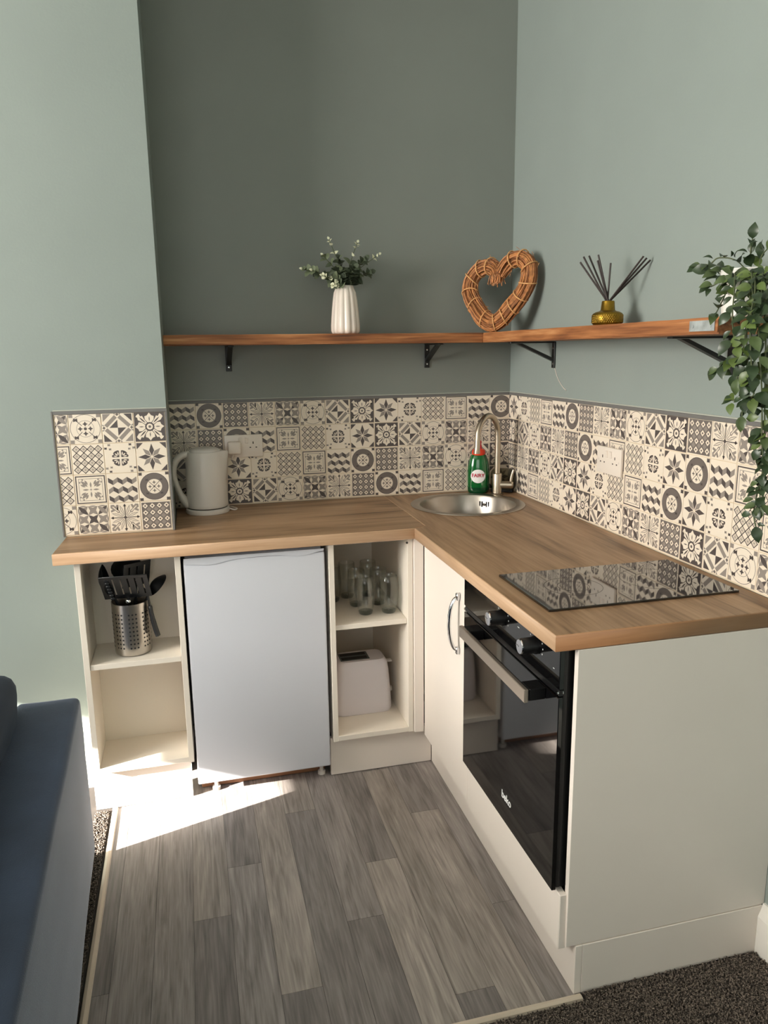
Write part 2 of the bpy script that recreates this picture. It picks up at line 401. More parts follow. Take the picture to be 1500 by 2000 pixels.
# skirting boards
def skirting(name, pts):
    bm = nb(); (x0, y0), (x1, y1), nrm = pts
    a = Vector((x0, y0, 0)); b_ = Vector((x1, y1, 0)); n = Vector(nrm)
    prism([a, a+n*.018, a+n*.018+Vector((0, 0, .105)), a+n*.010+Vector((0, 0, .125)), a+n*.006+Vector((0, 0, .14)), a+Vector((0, 0, .14))], b_-a, bm)
    return struct(obj(name, bm, M['skirting']))
skirting('baseboard_left', ((-1.70, YP), (XL, YP), (0, -1, 0)))
skirting('baseboard_right', ((0, -1.6345), (0, YF), (-1, 0, 0)))

# ================================================================== patterned tiles
T = .1
def circ(cx, cy, r, n=20, a0=0): return [(cx+r*math.cos(a0+2*PI*i/n), cy+r*math.sin(a0+2*PI*i/n)) for i in range(n)]
def rot(p, k, c=(.5, .5), ang=None):
    a = ang if ang is not None else k*PI/2
    return [(c[0]+(x-c[0])*math.cos(a)-(y-c[1])*math.sin(a), c[1]+(x-c[0])*math.sin(a)+(y-c[1])*math.cos(a)) for x, y in p]
def line(x0, y0, x1, y1, w_):
    dx, dy = x1-x0, y1-y0; l = math.hypot(dx, dy); nx, ny = -dy/l*w_/2, dx/l*w_/2
    return [(x0+nx, y0+ny), (x0-nx, y0-ny), (x1-nx, y1-ny), (x1+nx, y1+ny)]
def dia(cx, cy, a, b=None): b = b or a; return [(cx-a, cy), (cx, cy-b), (cx+a, cy), (cx, cy+b)]
def lens(x0, y0, x1, y1, k=.32, n=6):
    dx, dy = x1-x0, y1-y0; out = []
    for s in (1, -1):
        for i in range(n):
            t = i/n if s > 0 else 1-i/n
            o_ = s*k*math.sin(PI*t)*.5; out.append((x0+dx*t-dy*o_, y0+dy*t+dx*o_))
    return out
def star4(cx, cy, r, a0=0, k=.38): return [(cx+(r if i % 2 == 0 else r*k)*math.cos(a0+i*PI/4), cy+(r if i % 2 == 0 else r*k)*math.sin(a0+i*PI/4)) for i in range(8)]
C_, D_, G_, B_ = 0, 1, 2, 3
def design(ch):
    L = []                                   # (polygon, colour, layer)
    def add(p, c, l=1): L.append((p, c, l))
    def ring(cx, cy, r0, r1, c, n=28, l=1):
        for i in range(n):
            a, b_ = 2*PI*i/n, 2*PI*(i+1)/n
            add([(cx+r0*math.cos(a), cy+r0*math.sin(a)), (cx+r1*math.cos(a), cy+r1*math.sin(a)), (cx+r1*math.cos(b_), cy+r1*math.sin(b_)), (cx+r0*math.cos(b_), cy+r0*math.sin(b_))], c, l)
    if ch == 'A':
        for r in range(3):
            y = .865-.30*r; w_ = .90/6
            for i in range(6):
                x = .05+i*w_; up = (i+r) % 2 == 0; ya, yb = (y, y-.10) if up else (y-.10, y)
                add([(x, ya-.155), (x+w_, yb-.155), (x+w_, yb), (x, ya)], D_ if up else G_)
    elif ch == 'B':
        add(circ(.5, .5, .46, 32), D_, 1); add(circ(.5, .5, .44, 32), G_ if 0 else B_, 2); add(circ(.5, .5, .25, 24), C_, 3)
        add(circ(.5, .5, .035, 8), D_, 4)
        for k in range(4):
            add(rot(star4(.5, .64, .07), k), B_, 4); add(rot(line(.5, .5, .67, .67, .02), k), B_, 4)
            add(rot(star4(.73, .73, .055, PI/4), k), D_, 4); add(rot(star4(.93, .93, .075, PI/4, .6), k), D_, 4)
    elif ch == 'C':
        add([(.04, .04), (.96, .04), (.96, .96), (.04, .96)], B_, 1)
        for i in range(4):
            for j in range(4):
                x, y = .155+.23*i, .155+.23*j
                add(dia(x, y, .088), C_, 2); add(dia(x, y, .035), D_, 3)
                if i < 3 and j < 3: add(dia(x+.115, y+.115, .085), G_, 2)
    elif ch == 'D':
        add(circ(.5, .5, .05, 8), D_, 4)
        for k in range(4):
            add(rot(line(.5, .54, .5, .90, .026), k), D_, 3); add(rot([(.5, .97), (.45, .885), (.5, .86), (.55, .885)], k), D_, 3)
            for s in (-1, 1):
                add(rot(lens(.5+s*.03, .56, .5+s*.16, .93, -s*.20), k), G_, 1); add(rot(lens(.5+s*.045, .60, .5+s*.145, .89, -s*.11), k), C_, 2)
            add(rot([(.69, .93), (.75, .80), (.66, .73), (.66, .66), (.73, .66), (.80, .75), (.93, .69), (.95, .75), (.88, .79), (.95, .84), (.94, .94), (.84, .95), (.79, .88), (.75, .95)], k), B_ if 0 else G_, 1)
            add(rot(line(.70, .70, .88, .88, .03), k), C_, 2)
            add(rot(line(.55, .55, .66, .66, .02), k), G_, 1)
    elif ch == 'E':
        n = 3; s = .9/n
        for i in range(n):
            for j in range(n):
                x, y = .05+i*s, .05+j*s
                add(lens(x, y, x+s, y+s, .34), D_ if i == j else G_); add(lens(x+s, y, x, y+s, .34), D_ if i+j == n-1 else G_, 2)
        for i in range(n):
            s0 = .05+i*s
            for k in range(4): add(rot(lens(s0+.03, .055, s0+s-.03, .055, .20), k), G_, 3)
    elif ch == 'F':
        ring(.5, .5, .45, .465, B_); ring(.5, .5, .26, .272, G_)
        add(circ(.5, .5, .05, 8), D_, 3)
        for k in range(4):
            add(rot(star4(.5, .655, .085, 0, .45), k), D_, 3); add(rot(line(.6, .6, .78, .78, .022), k), B_, 2)
            add(rot(star4(.785, .785, .085, PI/4), k), D_, 3); add(rot(star4(.92, .92, .085, PI/4, .65), k), G_, 2)
    elif ch == 'G':
        for k in range(4):
            add(rot([(.5, .5), (.5, .76), (.24, .5)], k), D_ if k % 2 == 0 else C_, 2)
            add(rot([(.05, .95), (.05, .70), (.30, .95)], k), D_ if k % 2 else G_, 1)
            add(rot(line(.13, .55, .45, .87, .12), k), G_, 1)
            add(rot(dia(.5, .93, .055, .05), k), B_, 1)
            add(rot([(.44, .98), (.38, .98), (.43, .90)], k), G_, 1); add(rot([(.56, .98), (.62, .98), (.57, .90)], k), G_, 1)
    elif ch == 'H':
        add([(.02, .02), (.98, .02), (.98, .98), (.02, .98)], D_, 1)
        petal = [(.47, .60), (.36, .74), (.35, .84), (.43, .87), (.5, .96), (.57, .87), (.65, .84), (.64, .74), (.53, .60)]
        leaf_ = [(.55, .59), (.59, .55), (.74, .66), (.86, .72), (.84, .78), (.93, .83), (.89, .89), (.83, .93), (.78, .84), (.72, .86), (.66, .74)]
        for k in range(4):
            add(rot(petal, k), C_, 2); add(rot(lens(.5, .68, .5, .84, .22), k), B_, 3)
            add(rot(leaf_, k), C_, 2); add(rot(lens(.62, .62, .82, .82, .16), k), D_, 3)
        ring(.5, .5, .10, .15, D_, 16, 4); add(circ(.5, .5, .10, 12), C_, 4); add(circ(.5, .5, .045, 8), B_, 5)
    elif ch == 'I':
        for k in range(4):
            add(rot([(.5, .53), (.58, .71), (.5, .94), (.42, .71)], k), D_, 1)
            add(rot(rot([(.5, .53), (.575, .70), (.5, .90), (.425, .70)], 0, ang=PI/4), k), G_, 1)
            add(rot([(.03, .97), (.03, .76), (.24, .97)], k), D_, 1)
    elif ch == 'J':
        for k in range(4):
            add(rot([(.53, .53), (.53, .74), (.56, .76), (.60, .75), (.625, .70), (.67, .72), (.72, .67), (.70, .625), (.75, .60), (.76, .56), (.74, .53)], k), D_, 1)
            add(rot(lens(.56, .59, .575, .715, .30), k), C_, 2); add(rot(lens(.59, .56, .715, .575, -.30), k), C_, 2); add(rot(lens(.58, .58, .665, .665, .35), k), C_, 2)
            add(rot(star4(.83, .94, .055, PI/4, .5), k), D_, 1); add(rot(star4(.94, .83, .055, PI/4, .5), k), G_, 1); add(rot(star4(.80, .80, .05, PI/4, .5), k), G_, 1)
    elif ch == 'K':
        n = 4; s = .225
        for i in range(n):
            for j in range(n):
                x, y = .16+s*i, .16+s*j
                for k in range(4):
                    add(rot(line(x-.118, y+.008, x+.008, y-.118, .026), k, (x, y)), D_, 1)
                add(dia(x, y, .06), G_, 2); add(dia(x, y, .042), C_, 3); add(dia(x, y, .022), D_, 4)
    elif ch == 'L':
        for k in range(4):
            add(rot([(.04, .96), (.075, .925), (.925, .925), (.96, .96)], k), D_, 1)
            add(rot([(.13, .87), (.145, .855), (.855, .855), (.87, .87)], k), G_, 1)
            add(rot(lens(.5, .56, .5, .76, .28), k), G_, 1)
            for e0, e1 in (((.60, .60), (.80, .80)), ((.59, .66), (.68, .82)), ((.66, .59), (.82, .68))): add(rot(lens(*e0, *e1, .34), k), G_, 1)
            add(rot(dia(.745, .83, .035), k), G_, 2); add(rot(dia(.83, .745, .035), k), G_, 2)
        add(star4(.5, .5, .05), G_, 1)
    return L
TM = [M['tile'], M['tile_dark'], M['tile_mid'], M['tile_brown'], M['grout']]
def tile_bm(ch, u0=0, u1=1, v0=0, v1=1):
    bm = nb(); g_ = .0009/T
    t_ = nb(); box(t_, T*g_, T*(1-g_), -.006, -.0028, T*g_, T*(1-g_), .0007)
    join(bm, t_, 0)
    for poly, c, l in design(ch):
        y = -.006-.00012*l; ar = sum(p[0]*q[1]-q[0]*p[1] for p, q in zip(poly, poly[1:]+poly[:1]))
        pp = poly if ar > 0 else poly[::-1]
        pp = [(min(.985, max(.015, a)), min(.985, max(.015, b_))) for a, b_ in pp]
        try: f = bm.faces.new([bm.verts.new((T*a, y, T*b_)) for a, b_ in pp]); f.material_index = c
        except ValueError: pass
    big = [f for f in bm.faces if len(f.verts) > 4]
    bmesh.ops.triangulate(bm, faces=big)
    for lim, co, no in ((u0 > 0, (T*u0, 0, 0), (-1, 0, 0)), (u1 < 1, (T*u1, 0, 0), (1, 0, 0)), (v0 > 0, (0, 0, T*v0), (0, 0, -1)), (v1 < 1, (0, 0, T*v1), (0, 0, 1))):
        if lim: bmesh.ops.bisect_plane(bm, geom=bm.verts[:]+bm.edges[:]+bm.faces[:], plane_co=co, plane_no=no, clear_outer=True)
    return bm
tmesh = {}
def tile_mesh(ch, clip):
    k = (ch, clip)
    if k not in tmesh:
        bm = tile_bm(ch, *clip); me = bpy.data.meshes.new('tile'); bm.to_mesh(me); bm.free()
        for x in TM: me.materials.append(x)
        tmesh[k] = me
    return tmesh[k]
def splash(name, label, loc, rz, width, rows, x_first, clipx, trims):
    """local x runs right along the wall, -y faces the room, z=0 is the worktop"""
    t_ = thing(name, label, 'splashback', loc, rz)
    bm = nb(); box(bm, 0, width, -.003, -.0002, .001, .4015)
    obj('backing_board', bm, M['grout'], t_)
    bm = nb()
    for a in trims: box(bm, *a, .001)
    obj('edge_trim', bm, M['trim_grey'], t_)
    bm = nb(); box(bm, -.0, width, -.0045, -.0003, .4125, .4165, .0008); obj('lit_edge_bead', bm, M['lit_edge'], t_)  # bead coloured pale to stand for light caught on the trim's top
    for r, row in enumerate(rows):
        z = .3045-.1*r
        for c, ch in enumerate(row):
            u0, u1 = clipx.get(c, (0, 1)); v1 = .965 if r == 0 else 1
            o = bpy.data.objects.new('tile', tile_mesh(ch, (u0, u1, 0, v1))); COL.objects.link(o); o.parent = t_
            o.location = (x_first+.1*c, 0, z)
    return t_
wb = 1.3909
splash('tiled_splashback', 'patterned grey and cream tile splashback along the dark alcove wall behind the kettle', (-1.387, 0, H), 0, 1.387,
       ['ABCDEFGHIJKLAB', 'DCBALKJIHGFEDC', 'GHIJKLABCDEFGH', 'JIHGFEDCBALKJI'], -.0039, {0: (.04, 1), 13: (0, .90)},
       [(0, 1.387, -.0066, -.0003, .4015, .4125)])
splash('tiled_splashback', 'patterned tile splashback along the right wall behind the hob and white socket', (0, -.0085, H), -PI/2, 1.64,
       ['IJKLABCDEFGHCDEF', 'HGFEDCBALKJIBALK', 'CDEFGHIJKLABIJKL', 'BALKJIHGFEDCHGFE'], .0, {}, [(0, 1.64, -.0066, -.0003, .4015, .4125)])
splash('tiled_splashback', 'small patterned tile panel on the light chimney breast, left of the kettle', (-1.737, YP, H), 0, .35,
       ['EFGHI'[:4], 'LKJI', 'KLAB', 'FEDC'], -.056, {0: (.60, 1)},
       [(0, .352, -.0066, -.0003, .4015, .4125), (-.006, .0, -.0066, -.0003, 0, .4125), (.3445, .352, -.0066, -.0003, 0, .4015)])

# ================================================================== worktop
SC = (-.285, -.268); SR = .222
def slab(outline, hole, m_top, z0, z1, name, parent, edge_mats):
    cu = bpy.data.curves.new('tmp', 'CURVE'); cu.dimensions = '2D'; cu.fill_mode = 'BOTH'
    def spl(pts):
        s = cu.splines.new('POLY'); s.points.add(len(pts)-1); s.use_cyclic_u = True
        for p, (x, y) in zip(s.points, pts): p.co = (x, y, 0, 1)
    spl(outline)
    if hole: spl(hole)
    bv = .0035
    cu.extrude = (z1-z0)/2-bv; cu.bevel_depth = bv; cu.bevel_resolution = 2; cu.offset = -bv
    o = bpy.data.objects.new('tmp', cu); COL.objects.link(o)
    me = bpy.data.meshes.new_from_object(o.evaluated_get(bpy.context.evaluated_depsgraph_get()))
    bpy.data.objects.remove(o); bpy.data.curves.remove(cu)
    bm = nb(); bm.from_mesh(me); bpy.data.meshes.remove(me); bmesh.ops.remove_doubles(bm, verts=bm.verts, dist=1e-5)
    bmesh.ops.recalc_face_normals(bm, faces=bm.faces)
    for f in bm.faces:
        f.material_index = 0
        c = f.calc_center_median()
        if abs(f.normal.z) < .8:
            f.material_index = 2 if c.y < -1.6 else (1 if abs(f.normal.y) > abs(f.normal.x) else 3)
    moved(bm, 0, 0, (z0+z1)/2)
    return obj(name, bm, [m_top]+edge_mats, parent, world=True)
wt = thing('worktop', 'L-shaped oak effect worktop over the cream base units', 'worktop', (-.6, -.6, H-.038))
hole = [(SC[0]+(SR-.014)*math.cos(2*PI*i/48), SC[1]+(SR-.014)*math.sin(2*PI*i/48)) for i in range(48)]
em = [M['edge'], M['end_edge'], M['edge_y']]
slab([(-.0015, -.0015), (-.553, -.0015), (-.553, -.572), (-.6, -.600), (-.6, -1.6325), (-.0015, -1.6325)], hole, M['worktop_y'], H-.038, H, 'worktop_section', wt, em)
slab([(-.5535, -.0015), (-1.3855, -.0015), (-1.3855, YP-.0005), (-1.735, YP-.0005), (-1.745, -.6), (-.6, -.6), (-.5535, -.572)], None, M['worktop_x'], H-.038, H, 'worktop_section', wt, em)
bm = nb(); prism([(-.5545, -.006, H-.0005), (-.5525, -.006, H-.0005), (-.5525, -.571, H-.0005), (-.5545, -.571, H-.0005)], (0, 0, .0012), bm)
obj('joint_line', bm, M['edge'], wt, world=True)

# ================================================================== base units
YFc = -.575; ZT = H-.0385
def open_unit(name, label, x0, x1, inner0, shelf_z, shelf_setback, back=-.03, ply=None):
    t_ = thing(name, label, 'cabinet', ((x0+x1)/2, -.3, 0)); p = .018
    yb = back
    def pt(nm, *a, m='cream_in', bev=.0008):
        bm = nb(); box(bm, *a, bev); return obj(nm, bm, M[m], t_, world=True)
    pt('side_panel', x0, x0+p, YFc, yb, .148, ZT); pt('side_panel', x1-p, x1, YFc, yb, .148, ZT)
    pt('bottom_panel', x0+p, x1-p, YFc, yb, .150, .168); pt('back_panel', x0+p, x1-p, yb-.008, yb, .168, ZT)
    pt('shelf', x0+p+.001, x1-p-.001, YFc+shelf_setback, yb-.009, shelf_z-.018, shelf_z)
    pt('top_rail', x0+p, x1-p, YFc+.0, YFc+.08, ZT-.006, ZT)
    return t_, pt
# left unit sits against the chimney breast: its box is shallow
lu, lpt = open_unit('open_shelf_unit', 'narrow cream open shelf unit left of the fridge holding the utensil pot', -1.690, -1.372, 0, .529, .004, back=YP-.002)
lpt('plinth', -1.700, -1.384, -.541, -.523, .002, .147, m='cream')
ru, rpt = open_unit('open_shelf_unit', 'cream open shelf unit right of the fridge holding glasses and toaster', -.893, -.600, 0, .577, .012)
rpt('plinth', -.900, -.5225, -.541, -.523, .002, .147, m='cream')
rpt('corner_post', -.598, -.564, -.586, -.556, .149, ZT, m='cream')
# shelf pin holes and a screw cap
bm = nb()
for k in range(18):
    for y in (-.535, -.10):
        z = .22+.034*k
        if z < .85: cyl((-.6185, y, z), (-.6177-.0008, y, z), .0028, 8, bm)
obj('pin_hole', bm, M['hole'], ru, world=True)['kind'] = 'stuff'
bm = nb(); cyl((-.620, YFc-.0012, .855), (-.620, YFc+.001, .855), .004, 10, bm); obj('screw_cap', bm, M['hole'], ru, world=True)

# sink base with door
XD = -.562
du = thing('sink_cabinet', 'cream base cabinet with a plain door and bow handle, left of the oven', 'cabinet', (-.3, -.8, 0))
def dpt(nm, *a, m='cream', bev=.001, par=None):
    bm = nb(); box(bm, *a, bev); return obj(nm, bm, M[m], par or du, world=True)
dpt('side_panel', -.543, -.02, -.640, -.622, .15, .68, m='cream_in'); dpt('side_panel', -.543, -.02, -1.022, -1.006, .15, .68, m='cream_in')
dpt('bottom_panel', -.543, -.02, -1.006, -.640, .15, .168, m='cream_in')
door = dpt('door', XD, XD+.018, -1.0215, -.588, .137, ZT-.002, bev=.0015)
hp = smoothpath([(XD-.002, -.945, .772), (XD-.018, -.945, .766), (XD-.030, -.945, .735), (XD-.034, -.945, .690), (XD-.030, -.945, .645), (XD-.018, -.945, .612), (XD-.002, -.945, .606)], 5)
bm = tube(hp, .0052, 10, sx=1.3)
for z in (.775, .603): box(bm, XD-.012, XD-.0005, -.952, -.938, z-.011, z+.011, .002)
obj('bow_handle', bm, M['chrome'], door, world=True, smooth=True)

# oven housing: filler panel, end panel, plinths
eu = thing('oven_housing', 'cream oven housing with a tall end panel facing the carpet', 'cabinet', (-.3, -1.35, 0))
def ept(nm, *a, m='cream', bev=.001):
    bm = nb(); box(bm, *a, bev); return obj(nm, bm, M[m], eu, world=True)
ept('end_panel', -.545, -.0005, -1.632, -1.6165, .135, ZT)
ept('filler_panel', XD, XD+.018, -1.626, -1.024, .128, .272, bev=.0015)
ept('bottom_panel', -.540, -.02, -1.6155, -1.0235, .150, .168, m='cream_in')
ept('plinth', -.521, -.503, -1.634, -.5425, .002, .1335)
ept('plinth', -.5025, -.006, -1.634, -1.618, .002, .1335)

# ================================================================== oven
ov = thing('oven', 'black glass built-in oven with two knobs and a metal bar handle', 'oven', (-.3, -1.318, .276))
def opt(nm, *a, m='black', bev=.001, par=None):
    bm = nb(); box(bm, *a, bev); return obj(nm, bm, M[m], par or ov, world=True)
YO0, YO1 = -1.6145, -1.026
opt('body', -.555, -.05, YO0+.012, YO1-.012, .276, .862, m='blackmetal')
opt('front_frame', -.566, -.556, YO0+.004, YO1-.004, .282, .866)
cp = opt('control_panel', -.578, -.5665, YO0, YO1, .776, .868, m='blackglass', bev=.0012)
od = opt('door', -.578, -.567, YO0, YO1, .279, .757, m='blackglass', bev=.0015)
bm = nb(); box(bm, -.576, -.5668, YO0+.002, YO1-.002, .7595, .7735, .001); obj('vent_strip', bm, M['black'], ov, world=True)
for y in (YO0+.008, YO1-.008):
    bm = nb(); cyl((-.5795, y, .7665), (-.565, y, .7665), .005, 10, bm); obj('hinge_screw', bm, M['chrome'], ov, world=True, smooth=True)
# handle
hb = nb(); box(hb, -.632, -.6215, -1.556, -1.132, .725, .757, .0015); hd = obj('handle_bar', hb, M['handle_alu'], od, world=True)
bm = nb(); box(bm, -.6212, -.618, -1.553, -1.135, .728, .7555, .001)
for y0, y1 in ((-1.553, -1.508), (-1.180, -1.135)): box(bm, -.618, -.5783, y0, y1, .727, .7555, .0015)
obj('handle_bracket', bm, M['black'], od, world=True)
bm = nb()
for a in ((-1.56, -1.075, .400, .4012), (-1.56, -1.075, .688, .6892)): box(bm, -.5784, -.5779, *a)
# knobs
for y in (-1.307, -1.498):
    bm = moved(lathe([(0, 0), (.021, 0), (.0215, .004), (.019, .010), (.0185, .036), (.017, .040), (0, .040)], 28), 0, 0, 0)
    bm.transform(Matrix.Translation((-.578, y, .836)) @ Matrix.Rotation(-PI/2, 4, 'Y'))
    kb = obj('knob', bm, M['black'], cp, world=True, smooth=True, angle=30)
    bm = lathe([(0, .0402), (.0165, .0402), (.0175, .0385), (.0178, .0405), (.0165, .0425), (0, .0428)], 28)
    box(bm, -.0012, .0012, .002, .016, .0425, .0436, .0004)
    bm.transform(Matrix.Translation((-.578, y, .836)) @ Matrix.Rotation(-PI/2, 4, 'Y'))
    obj('knob_cap', bm, M['chrome'], kb, world=True, smooth=True, angle=30)
# printed dial marks
bm = nb()
for y in (-1.307, -1.498):
    for k in range(10):
        a = -PI*.62+k*PI*1.24/9+PI/2
        yy = y-.034*math.cos(a); zz = .836+.030*math.sin(a)
        if zz < .864: box(bm, -.5785, -.5778, yy-.0011, yy+.0011, zz-.0016, zz+.0016)
box(bm, -.5785, -.5778, -1.405, -1.395, .842, .8432); box(bm, -.5785, -.5778, -1.59, -1.584, .815, .8165)
obj('dial_marks', bm, M['print'], cp, world=True)
bm = text_mesh('beko', .030, bold=.0006)
bm.transform(Matrix.Translation((-.5785, -1.352, .352)) @ Matrix.Rotation(-PI/2, 4, 'Z') @ Matrix.Rotation(PI/2, 4, 'X'))
obj('maker_mark', bm, M['print'], od, world=True)

# ================================================================== hob
hb_ = thing('ceramic_hob', 'black glass domino hob set into the worktop near the end panel', 'hob', (-.2935, -1.348, H))
bm = nb(); box(bm, -.548, -.040, -1.496, -1.204, H+.0005, H+.0065, .0012, 2); obj('glass_plate', bm, M['hob'], hb_, world=True)
bm = nb()
for cx, r in ((-.18, .088), (-.41, .072)):
    for rr in (r, r*.55):
        t_ = lathe([(rr-.0008, 0), (rr+.0008, 0), (rr+.0008, .0001), (rr-.0008, .0001)], 48, closed=True); join(bm, moved(t_, cx, -1.352, H+.00655))
obj('cooking_zone', bm, mat('zone_print', srgb(34, 33, 33), .2), hb_, world=True)

# ================================================================== sink
sk = thing('round_sink', 'round stainless steel sink set in the worktop corner', 'sink', (SC[0], SC[1], H))
prof = [(SR-.016, -.001), (SR-.004, .0004), (SR, .0012), (SR-.001, .0028), (SR-.008, .0036), (SR-.030, .0032), (SR-.036, .0008), (SR-.040, -.006), (SR-.048, -.09), (SR-.056, -.135), (SR-.075, -.155), (SR-.10, -.163), (.045, -.167), (.042, -.172), (0, -.172)]
obj('bowl', lathe(prof, 72), M['sink'], sk, smooth=True, angle=35)
bm = lathe([(0, -.1715), (.036, -.1715), (.040, -.168), (.043, -.1655), (.040, -.1645), (.034, -.168), (.012, -.169), (.010, -.166), (0, -.166)], 32)
obj('waste_strainer', bm, M['chrome'], sk, smooth=True)
oa = math.radians(47); oc = Vector((math.cos(oa), math.sin(oa), 0)); ot = Vector((-oc.y, oc.x, 0))
bm = nb()
for k in (-1.9, -.95, .95, 1.9):
    c = oc*(SR-.0434)+ot*.0098*k+Vector((0, 0, -.034))
    t_ = nb(); box(t_, -.0034, .0034, -.0012, .0012, -.012, .012, .0008)
    join(bm, t_, 0, Matrix.Translation(c) @ Matrix.Rotation(oa+PI/2, 4, 'Z'))
obj('overflow_slots', bm, M['rubber'], sk)
bm = lathe([(0, .004), (.0045, .0035), (.0065, .001), (.0065, 0), (0, 0)], 16)
bm.transform(Matrix.Translation(oc*(SR-.0432)+Vector((0, 0, -.035))) @ Matrix.Rotation(oa, 4, 'Z') @ Matrix.Rotation(-PI/2, 4, 'Y'))
obj('overflow_screw', bm, M['chrome'], sk, smooth=True)

# ================================================================== tap
TB = Vector((-.100, -.118, H))
tp = thing('swan_neck_tap', 'brushed nickel swan neck mixer tap behind the round sink', 'tap', TB)
obj('base', lathe([(0, .0002), (.025, .0002), (.0255, .004), (.022, .007), (.0195, .008), (.0195, .085), (.0185, .088), (.0125, .090), (0, .090)], 28), M['nickel'], tp, smooth=True)
dsp = Vector((-.80, -.60, 0)).normalized()
pth = [(0, 0, .088), (0, 0, .15), (0, 0, .225)]
for k in range(1, 13):
    a = PI*k/13*1.02; pth.append(tuple(dsp*(.078-.078*math.cos(a))+Vector((0, 0, .245+.085*math.sin(a)))))
pth.append(tuple(dsp*.158+Vector((0, 0, .215)))); pth.append(tuple(dsp*.160+Vector((0, 0, .198))))
obj('spout', tube(smoothpath(pth, 3), .0118, 16), M['nickel'], tp, smooth=True)
bm = tube([dsp*.1602+Vector((0, 0, .200)), dsp*.1606+Vector((0, 0, .188))], .0132, 16); obj('aerator', bm, M['nickel'], tp, smooth=True)
dl = Vector((.86, -.42, 0)).normalized()
bm = tube([dl*.012+Vector((0, 0, .042)), dl*.060+Vector((0, 0, .042))], .0150, 20); tube([dl*.060+Vector((0, 0, .042)), dl*.066+Vector((0, 0, .042))], [.0150, .012], 20, bm)
lv = obj('lever_body', bm, M['nickel'], tp, smooth=True, angle=35)
bm = tube(smoothpath([dl*.055+Vector((0, 0, .050)), dl*.058+Vector((0, 0, .075)), dl*.066+Vector((0, 0, .105))], 4), [.006]*4+[.0055]*4+[.005], 12); obj('lever', bm, M['nickel'], lv, smooth=True)

# smoky caddy standing in the corner behind the tap
cd = thing('sink_caddy', 'small smoky clear rounded caddy with a black foot behind the tap', 'caddy', (-.052, -.062, H), math.radians(-32))
def rrect(w_, h_, r, n=6):
    out = []
    for cx, cz, a0 in ((w_/2-r, h_-r, 0), (-w_/2+r, h_-r, PI/2)):
        for i in range(n+1): a = a0+PI/2*i/n; out.append((cx+r*math.cos(a), cz+r*math.sin(a)))
    return [(w_/2, .012)]+out+[(-w_/2, .012)]
bm = prism([(x, -.001, z) for x, z in rrect(.100, .100, .026)], (0, .003, 0)); obj('back_shield', bm, M['acrylic'], cd, smooth=True, angle=30)
bm = nb(); box(bm, -.046, .046, -.022, .012, .0005, .0118, .003, 2); obj('foot', bm, M['rubber'], cd)

# ================================================================== washing-up liquid
wl = thing('washing_up_liquid_bottle', 'green washing-up liquid bottle with a red-orange cap beside the tap', 'bottle', (-.158, -.055, H), math.radians(-20))
BA, BB = 1.0, .60
pr = [(0, .0005), (.036, .0005), (.0415, .004), (.044, .015), (.0455, .06), (.0455, .09), (.043, .118), (.038, .142), (.0315, .158), (.024, .166), (0, .167)]
obj('bottle_body', lathe(pr, 40, sx=BA, sy=BB), M['bottle'], wl, smooth=True, angle=50)
obj('bottle_base', lathe([(.0362, .0003), (.0419, .004), (.0444, .015), (.0450, .026), (.0446, .026)], 40, sx=BA*1.004, sy=BB*1.004), M['liq_d'], wl, smooth=True)
bm = lathe([(.0255, .160), (.028, .166), (.0275, .176), (.024, .183), (.014, .187), (0, .187)], 32, sx=1, sy=.75); obj('cap', bm, M['cap'], wl, smooth=True, angle=50)
bm = moved(lathe([(.007, .186), (.0065, .198), (.004, .206), (.0055, .209), (.0055, .217), (.003, .221), (0, .221)], 16), .006, 0, 0); obj('spout', bm, M['spout'], wl, smooth=True)
def wrap(bm, off, zc, uc=0):
    for v in bm.verts:
        u = v.co.x+uc; z = v.co.y+zc
        a = .0455 if z < .09 else .0455-(z-.09)*.08
        v.co = Vector((u, -(a*BB)*math.sqrt(max(.02, 1-(u/a)**2))-off-abs(v.co.z), z))
    return bm
bm = nb(); bm.faces.new([bm.verts.new((.030*math.cos(a*PI/16), .0285*math.sin(a*PI/16), 0)) for a in range(32)])
bmesh.ops.triangulate(bm, faces=bm.faces[:]); bmesh.ops.subdivide_edges(bm, edges=bm.edges[:], cuts=3, use_grid_fill=True)
obj('label_oval', wrap(bm, .0009, .074, -.002), M['label_w'], wl)
bm = text_mesh('FAIRY', .0205, bold=.0005); bmesh.ops.triangulate(bm, faces=bm.faces[:])
obj('label_lettering', wrap(bm, .0016, .077, -.002), M['label_r'], wl)

# ================================================================== kettle, sockets, plug
kt = thing('electric_kettle', 'white plastic jug kettle on its base beside the back wall socket', 'kettle', (-1.268, -.100, H))
obj('power_base', lathe([(0, .0005), (.079, .0005), (.081, .004), (.080, .016), (.074, .019), (0, .019)], 48), M['wplast'], kt, smooth=True, angle=35)
obj('base_ring', lathe([(0, .0192), (.0735, .0192), (.0735, .0225), (0, .0225)], 48), M['hole'], kt, smooth=True, angle=35)
bm = lathe([(0, .0226), (.073, .0226), (.0755, .026), (.0755, .035), (.0745, .12), (.0705, .20), (.0675, .226), (.064, .232), (.0, .232)], 48)
for v in bm.verts:            # pull a spout on the right of the rim
    a = math.atan2(v.co.y, v.co.x); k = max(0, 1-abs(a+.15)/.42)*max(0, min(1, (v.co.z-.165)/.05))
    if v.co.xy.length > .05: v.co.x += .020*k; v.co.y -= .003*k
kb = obj('jug', bm, M['wplast'], kt, smooth=True, angle=50)
obj('lid', lathe([(0, .2322), (.058, .2322), (.056, .237), (.045, .243), (.022, .247), (.018, .245), (0, .2455)], 40), M['wplast'], kt, smooth=True, angle=40)
